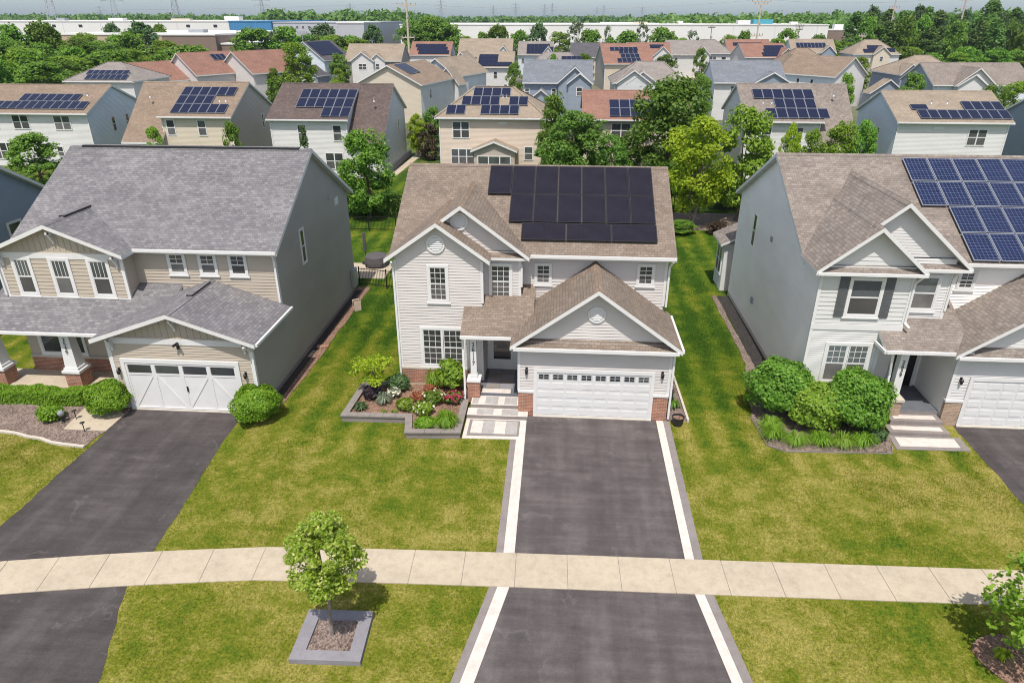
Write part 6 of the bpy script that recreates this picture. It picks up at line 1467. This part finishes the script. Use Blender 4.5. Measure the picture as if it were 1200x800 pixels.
block('warehouse', 'long white warehouse stretching behind the hedgerow trees', -96, 146, 430, 540, 11.6, 'white_wall', 'white_wall', [('s', seams(-115, 115, 11, 11.4)), ('r', rooftop([(89, 20, 11, 8, 12.1, 14.6, 'teal'), (78, 18, 7, 6, 12.1, 14.2, 'c_white'), (20, 30, 8, 5, 12.1, 13.2, 's_beige'), (8, 40, 24, 6, 12.1, 13.0, 'flat_roof'), (105, 12, 4, 4, 12.1, 13.4, 'flat_roof'), (45, 60, 9, 6, 12.1, 13.6, 'flat_roof')]))])
block('warehouse', 'flat pale roofed shed between the long white warehouse and the tall belt', 150, 178, 450, 480, 8.8, 'brown_wall', 'flat_roof', [('r', rooftop([(-4, 6, 5, 4, 8.8, 12, 'flat_roof')]))])
block('warehouse', 'pale low building seen through the trees at the right edge', 205, 250, 400, 440, 8.2, 'grey_wall', 'flat_roof')

# ================================================================== POLES, PYLONS, WIRES
def pole(label, x, y, h, r, arms, k='wood_pole', lean=0.):
    o = empty('utility_pole', (x, y, 0), 0, label, 'pole'); m = MB(); m.tube([(0, 0, 0), (lean*h*.5, 0, h*.5), (lean*h, 0, h)], [r*1.25, r, r*.8], k, 10); m.build('mast', o)
    for z, w_ in arms:
        m = MB(); m.bar((lean*z-w_/2, 0, z), (lean*z+w_/2, 0, z), .28, .3, k)
        for s in (-1, -.45, .45, 1): m.tube([(lean*z+s*w_*.48, 0, z+.1), (lean*z+s*w_*.48, 0, z+.75)], .13, 'steel', 6)
        m.build('cross_arm', o)
    m = MB(); m.box(.1, .55, -.4, -.05, h*.62, h*.62+.9, 'steel'); m.build('transformer', o)
    return o
pole('tall pale wooden utility pole rising above the left middle roofs', -50.2, 236, 25, .34, [(19.0, 6.2), (9.8, 4.0)])
pole('utility pole with a crossarm above the long white warehouse, right of centre', 61.5, 246, 21.2, .24, [(20.1, 6.0), (19.3, 4.0), (10.2, 3.5)], 'wood_pole')
pole('small utility pole left of the right hand crossarm pole', 57.2, 300, 13, .14, [(12, 2.6)], 'bark'); pole('thin utility pole right of the right hand crossarm pole', 87.8, 290, 13.5, .14, [(12.6, 3.0), (11.4, 2.4)], 'bark')
pole('pale slim utility pole in front of the tall belt at upper right', 109.2, 262, 24, .2, [(18.3, 3.2)], 'rust')
pole('pale slim utility pole behind the scrubby trees at right', 98, 255, 11, .13, [(10, 2.2)], 'hose'); pole('slim pale pole above the blue house with the navy garage gable', -74, 206, 12, .1, [(11.3, 2.6)], 'steel')
def tower(me_only=False):
    m = MB(); h = 42.; wz = lambda z: 3.6*(1-z/h*.86)
    lv = [0, 6, 11.5, 16.5, 21, 25, 28.5, 31.5, 34, 36.5, 39, 42]
    for sx in (-1, 1):
        for sy in (-1, 1):
            for a, b in zip(lv, lv[1:]): m.bar((sx*wz(a), sy*wz(a), a), (sx*wz(b), sy*wz(b), b), .26, .26, 'lattice')
    for a, b in zip(lv, lv[1:]):
        for s in (-1, 1):
            for f in (lambda u, z: (u*wz(z), s*wz(z), z), lambda u, z: (s*wz(z), u*wz(z), z)):
                m.bar(f(-1, a), f(1, b), .11, .11, 'lattice'); m.bar(f(1, a), f(-1, b), .11, .11, 'lattice'); m.bar(f(-1, b), f(1, b), .11, .11, 'lattice')
    arms = MB()
    for z, w_ in ((28.5, 8.5), (33.5, 10), (38.5, 7)):
        for s in (-1, 1):
            arms.bar((0, -.5, z+1.2), (s*w_, 0, z), .2, .2, 'lattice'); arms.bar((0, .5, z-.4), (s*w_, 0, z), .2, .2, 'lattice'); arms.tube([(s*w_, 0, z), (s*w_, 0, z-2)], .18, 'lattice', 5)
    return m, arms
m, ar = tower()
ty = empty('pylon', (-334, 470, 0), R(20), 'lattice power pylon standing behind the vast white warehouse, leftmost of the pylons', 'pylon', 'power pylons on the skyline')
m.build('lattice_mast', ty); ar.build('cross_arm', ty)
for x, y, sc, lb in ((-384, 620, 1, 'lattice power pylon second from the left on the skyline'), (-290, 545, 1, 'lattice power pylon rising just left of the blue warehouse section'), (-349, 850, 1, 'lattice power pylon above the bright blue warehouse section'), (-800, 1250, .8, 'small distant pylon between the two leftmost ones'),
    (-434, 1500, 1, 'distant pylon left of the tall pale pole'), (-203, 1220, 1, 'distant pylon right of the tall pale pole'), (-145, 1500, .9, 'small distant pylon in the middle of the skyline, left one of a close pair'), (-99, 1480, 1, 'small distant pylon in the middle of the skyline, right one of a close pair'),
    (-43, 1500, .95, 'distant pylon above the long white warehouse, left one of a pair'), (-29, 1550, 1, 'distant pylon above the long white warehouse, right one of a pair'), (70, 1750, .9, 'faint distant pylon right of the middle, left one'), (88, 1800, 1, 'faint distant pylon right of the middle, right one'), (188, 1900, .95, 'faint distant pylon right of the round trees on the skyline')):
    c = copy_tree(ty); c.location = (x, y, 0); c.scale = (sc, sc, sc); c['label'] = lb; c.rotation_euler.z = R(25+(x % 17))
# the steel pole with many short arms in front of the belt
o = empty('steel_pole', (143.2, 285, 0), 0, 'reddish white steel pole with many short crossarms before the tall belt', 'pole'); m = MB(); m.tube([(0, 0, 0), (0, 0, 34)], [.36, .2], 'rust', 10); m.build('mast', o)
for i in range(7):
    m = MB(); z = 19+i*1.9; m.bar((-2.2, 0, z), (2.2, 0, z+.3), .17, .17, 'rust'); m.build('cross_arm', o)
def wire(name, A, B_, sag, r, label, n=18):
    A, B_ = Vector(A), Vector(B_); m = MB()
    m.tube([A.lerp(B_, t/n)-Vector((0, 0, sag*4*(t/n)*(1-t/n))) for t in range(n+1)], r, 'lattice', 5); return tag(m.build(name), label, 'power line', 'power lines across the sky')
wire('power_line', (-300, 250, 20.5), (-50.2, 236, 19.6), 2.2, .045, 'thin power line from the left edge to the tall pale pole')
wire('power_line', (-50.2, 236, 19.6), (61.5, 246, 20.8), 2.2, .045, 'thin power line between the tall pale pole and the right hand crossarm pole')
wire('power_line', (61.5, 246, 20.8), (143.2, 285, 22.5), 1.6, .045, 'thin power line from the right hand crossarm pole to the reddish white steel pole')
wire('power_line', (143.2, 285, 22.5), (420, 330, 24), 2.5, .045, 'thin power line from the reddish white steel pole to the right edge')
for k, (z, s) in enumerate(((30, 5), (35, 5))): wire('power_line', (-334, 470, z), (-290, 545, z), 3, .06, 'thin power line between the two pylons at left')
# ================================================================== AIR, SKY, SUN, CAMERA
HAZE = 0.00010
if HAZE:
    m = bpy.data.materials.new('haze'); m.use_nodes = True; nt = m.node_tree; nt.nodes.clear()
    o_ = nt.nodes.new('ShaderNodeOutputMaterial'); v_ = nt.nodes.new('ShaderNodeVolumePrincipled')
    v_.inputs['Density'].default_value = HAZE; v_.inputs['Color'].default_value = (.62, .76, .95, 1); v_.inputs['Anisotropy'].default_value = .2
    L(nt, v_.outputs[0], o_.inputs['Volume']); M['haze'] = m
    q = MB(); q.box(-2600, 2600, -250, 2750, -1.2, 60, 'haze'); tag(q.build('haze'), kind='stuff')
W = bpy.data.worlds.new('World'); S.world = W; W.use_nodes = True; nt = W.node_tree
bg = nt.nodes['Background']; sk = nt.nodes.new('ShaderNodeTexSky'); sk.sky_type = 'NISHITA'; sk.sun_disc = False
EL, AZ = R(64), R(3)      # sun high, from behind the camera and a touch to the left
sk.sun_elevation = EL; sk.sun_rotation = R(180)+AZ; sk.air_density = 1.0; sk.dust_density = 1.2; sk.ozone_density = 2.0; sk.altitude = 100
tcw = nt.nodes.new('ShaderNodeTexCoord'); hz = ramp(nt, sepxyz(nt, tcw.outputs['Generated'])[2], [(0, (.66, .73, .88)), (.06, (.72, .77, .86)), (.30, (1.22, 1.0, .80))])   # greyer band of air low on the horizon
nt.links.new(mix(nt, 1.0, sk.outputs[0], hz, 'MULTIPLY'), bg.inputs[0]); bg.inputs[1].default_value = .15
d = Vector((-math.sin(AZ)*math.cos(EL), -math.cos(AZ)*math.cos(EL), math.sin(EL)))
l = bpy.data.lights.new('sun', 'SUN'); l.energy = 3.5; l.angle = R(.53); l.color = (1.0, .955, .885)
lo = bpy.data.objects.new('sun', l); COL.objects.link(lo); lo.rotation_euler = d.to_track_quat('Z', 'Y').to_euler(); lo.location = (0, -30, 80)
c = bpy.data.cameras.new('camera'); c.sensor_width = 36; c.lens = 24.0; c.sensor_fit = 'HORIZONTAL'; c.clip_end = 9000; c.clip_start = .1
co = bpy.data.objects.new('camera', c); COL.objects.link(co); co.location = (0, 0, 15.5); co.rotation_euler = (R(90-25.35), 0, R(4.1)); S.camera = co
S.render.engine = 'CYCLES'
S.view_settings.view_transform = 'Standard'; S.view_settings.look = 'None'; S.view_settings.gamma = 1; S.view_settings.use_curve_mapping = False
S.view_settings.exposure = 0.50
S.cycles.pixel_filter_type = 'BLACKMAN_HARRIS'; S.cycles.filter_width = 1.05
S.cycles.max_bounces = 6; S.cycles.transparent_max_bounces = 4; S.cycles.volume_bounces = 0
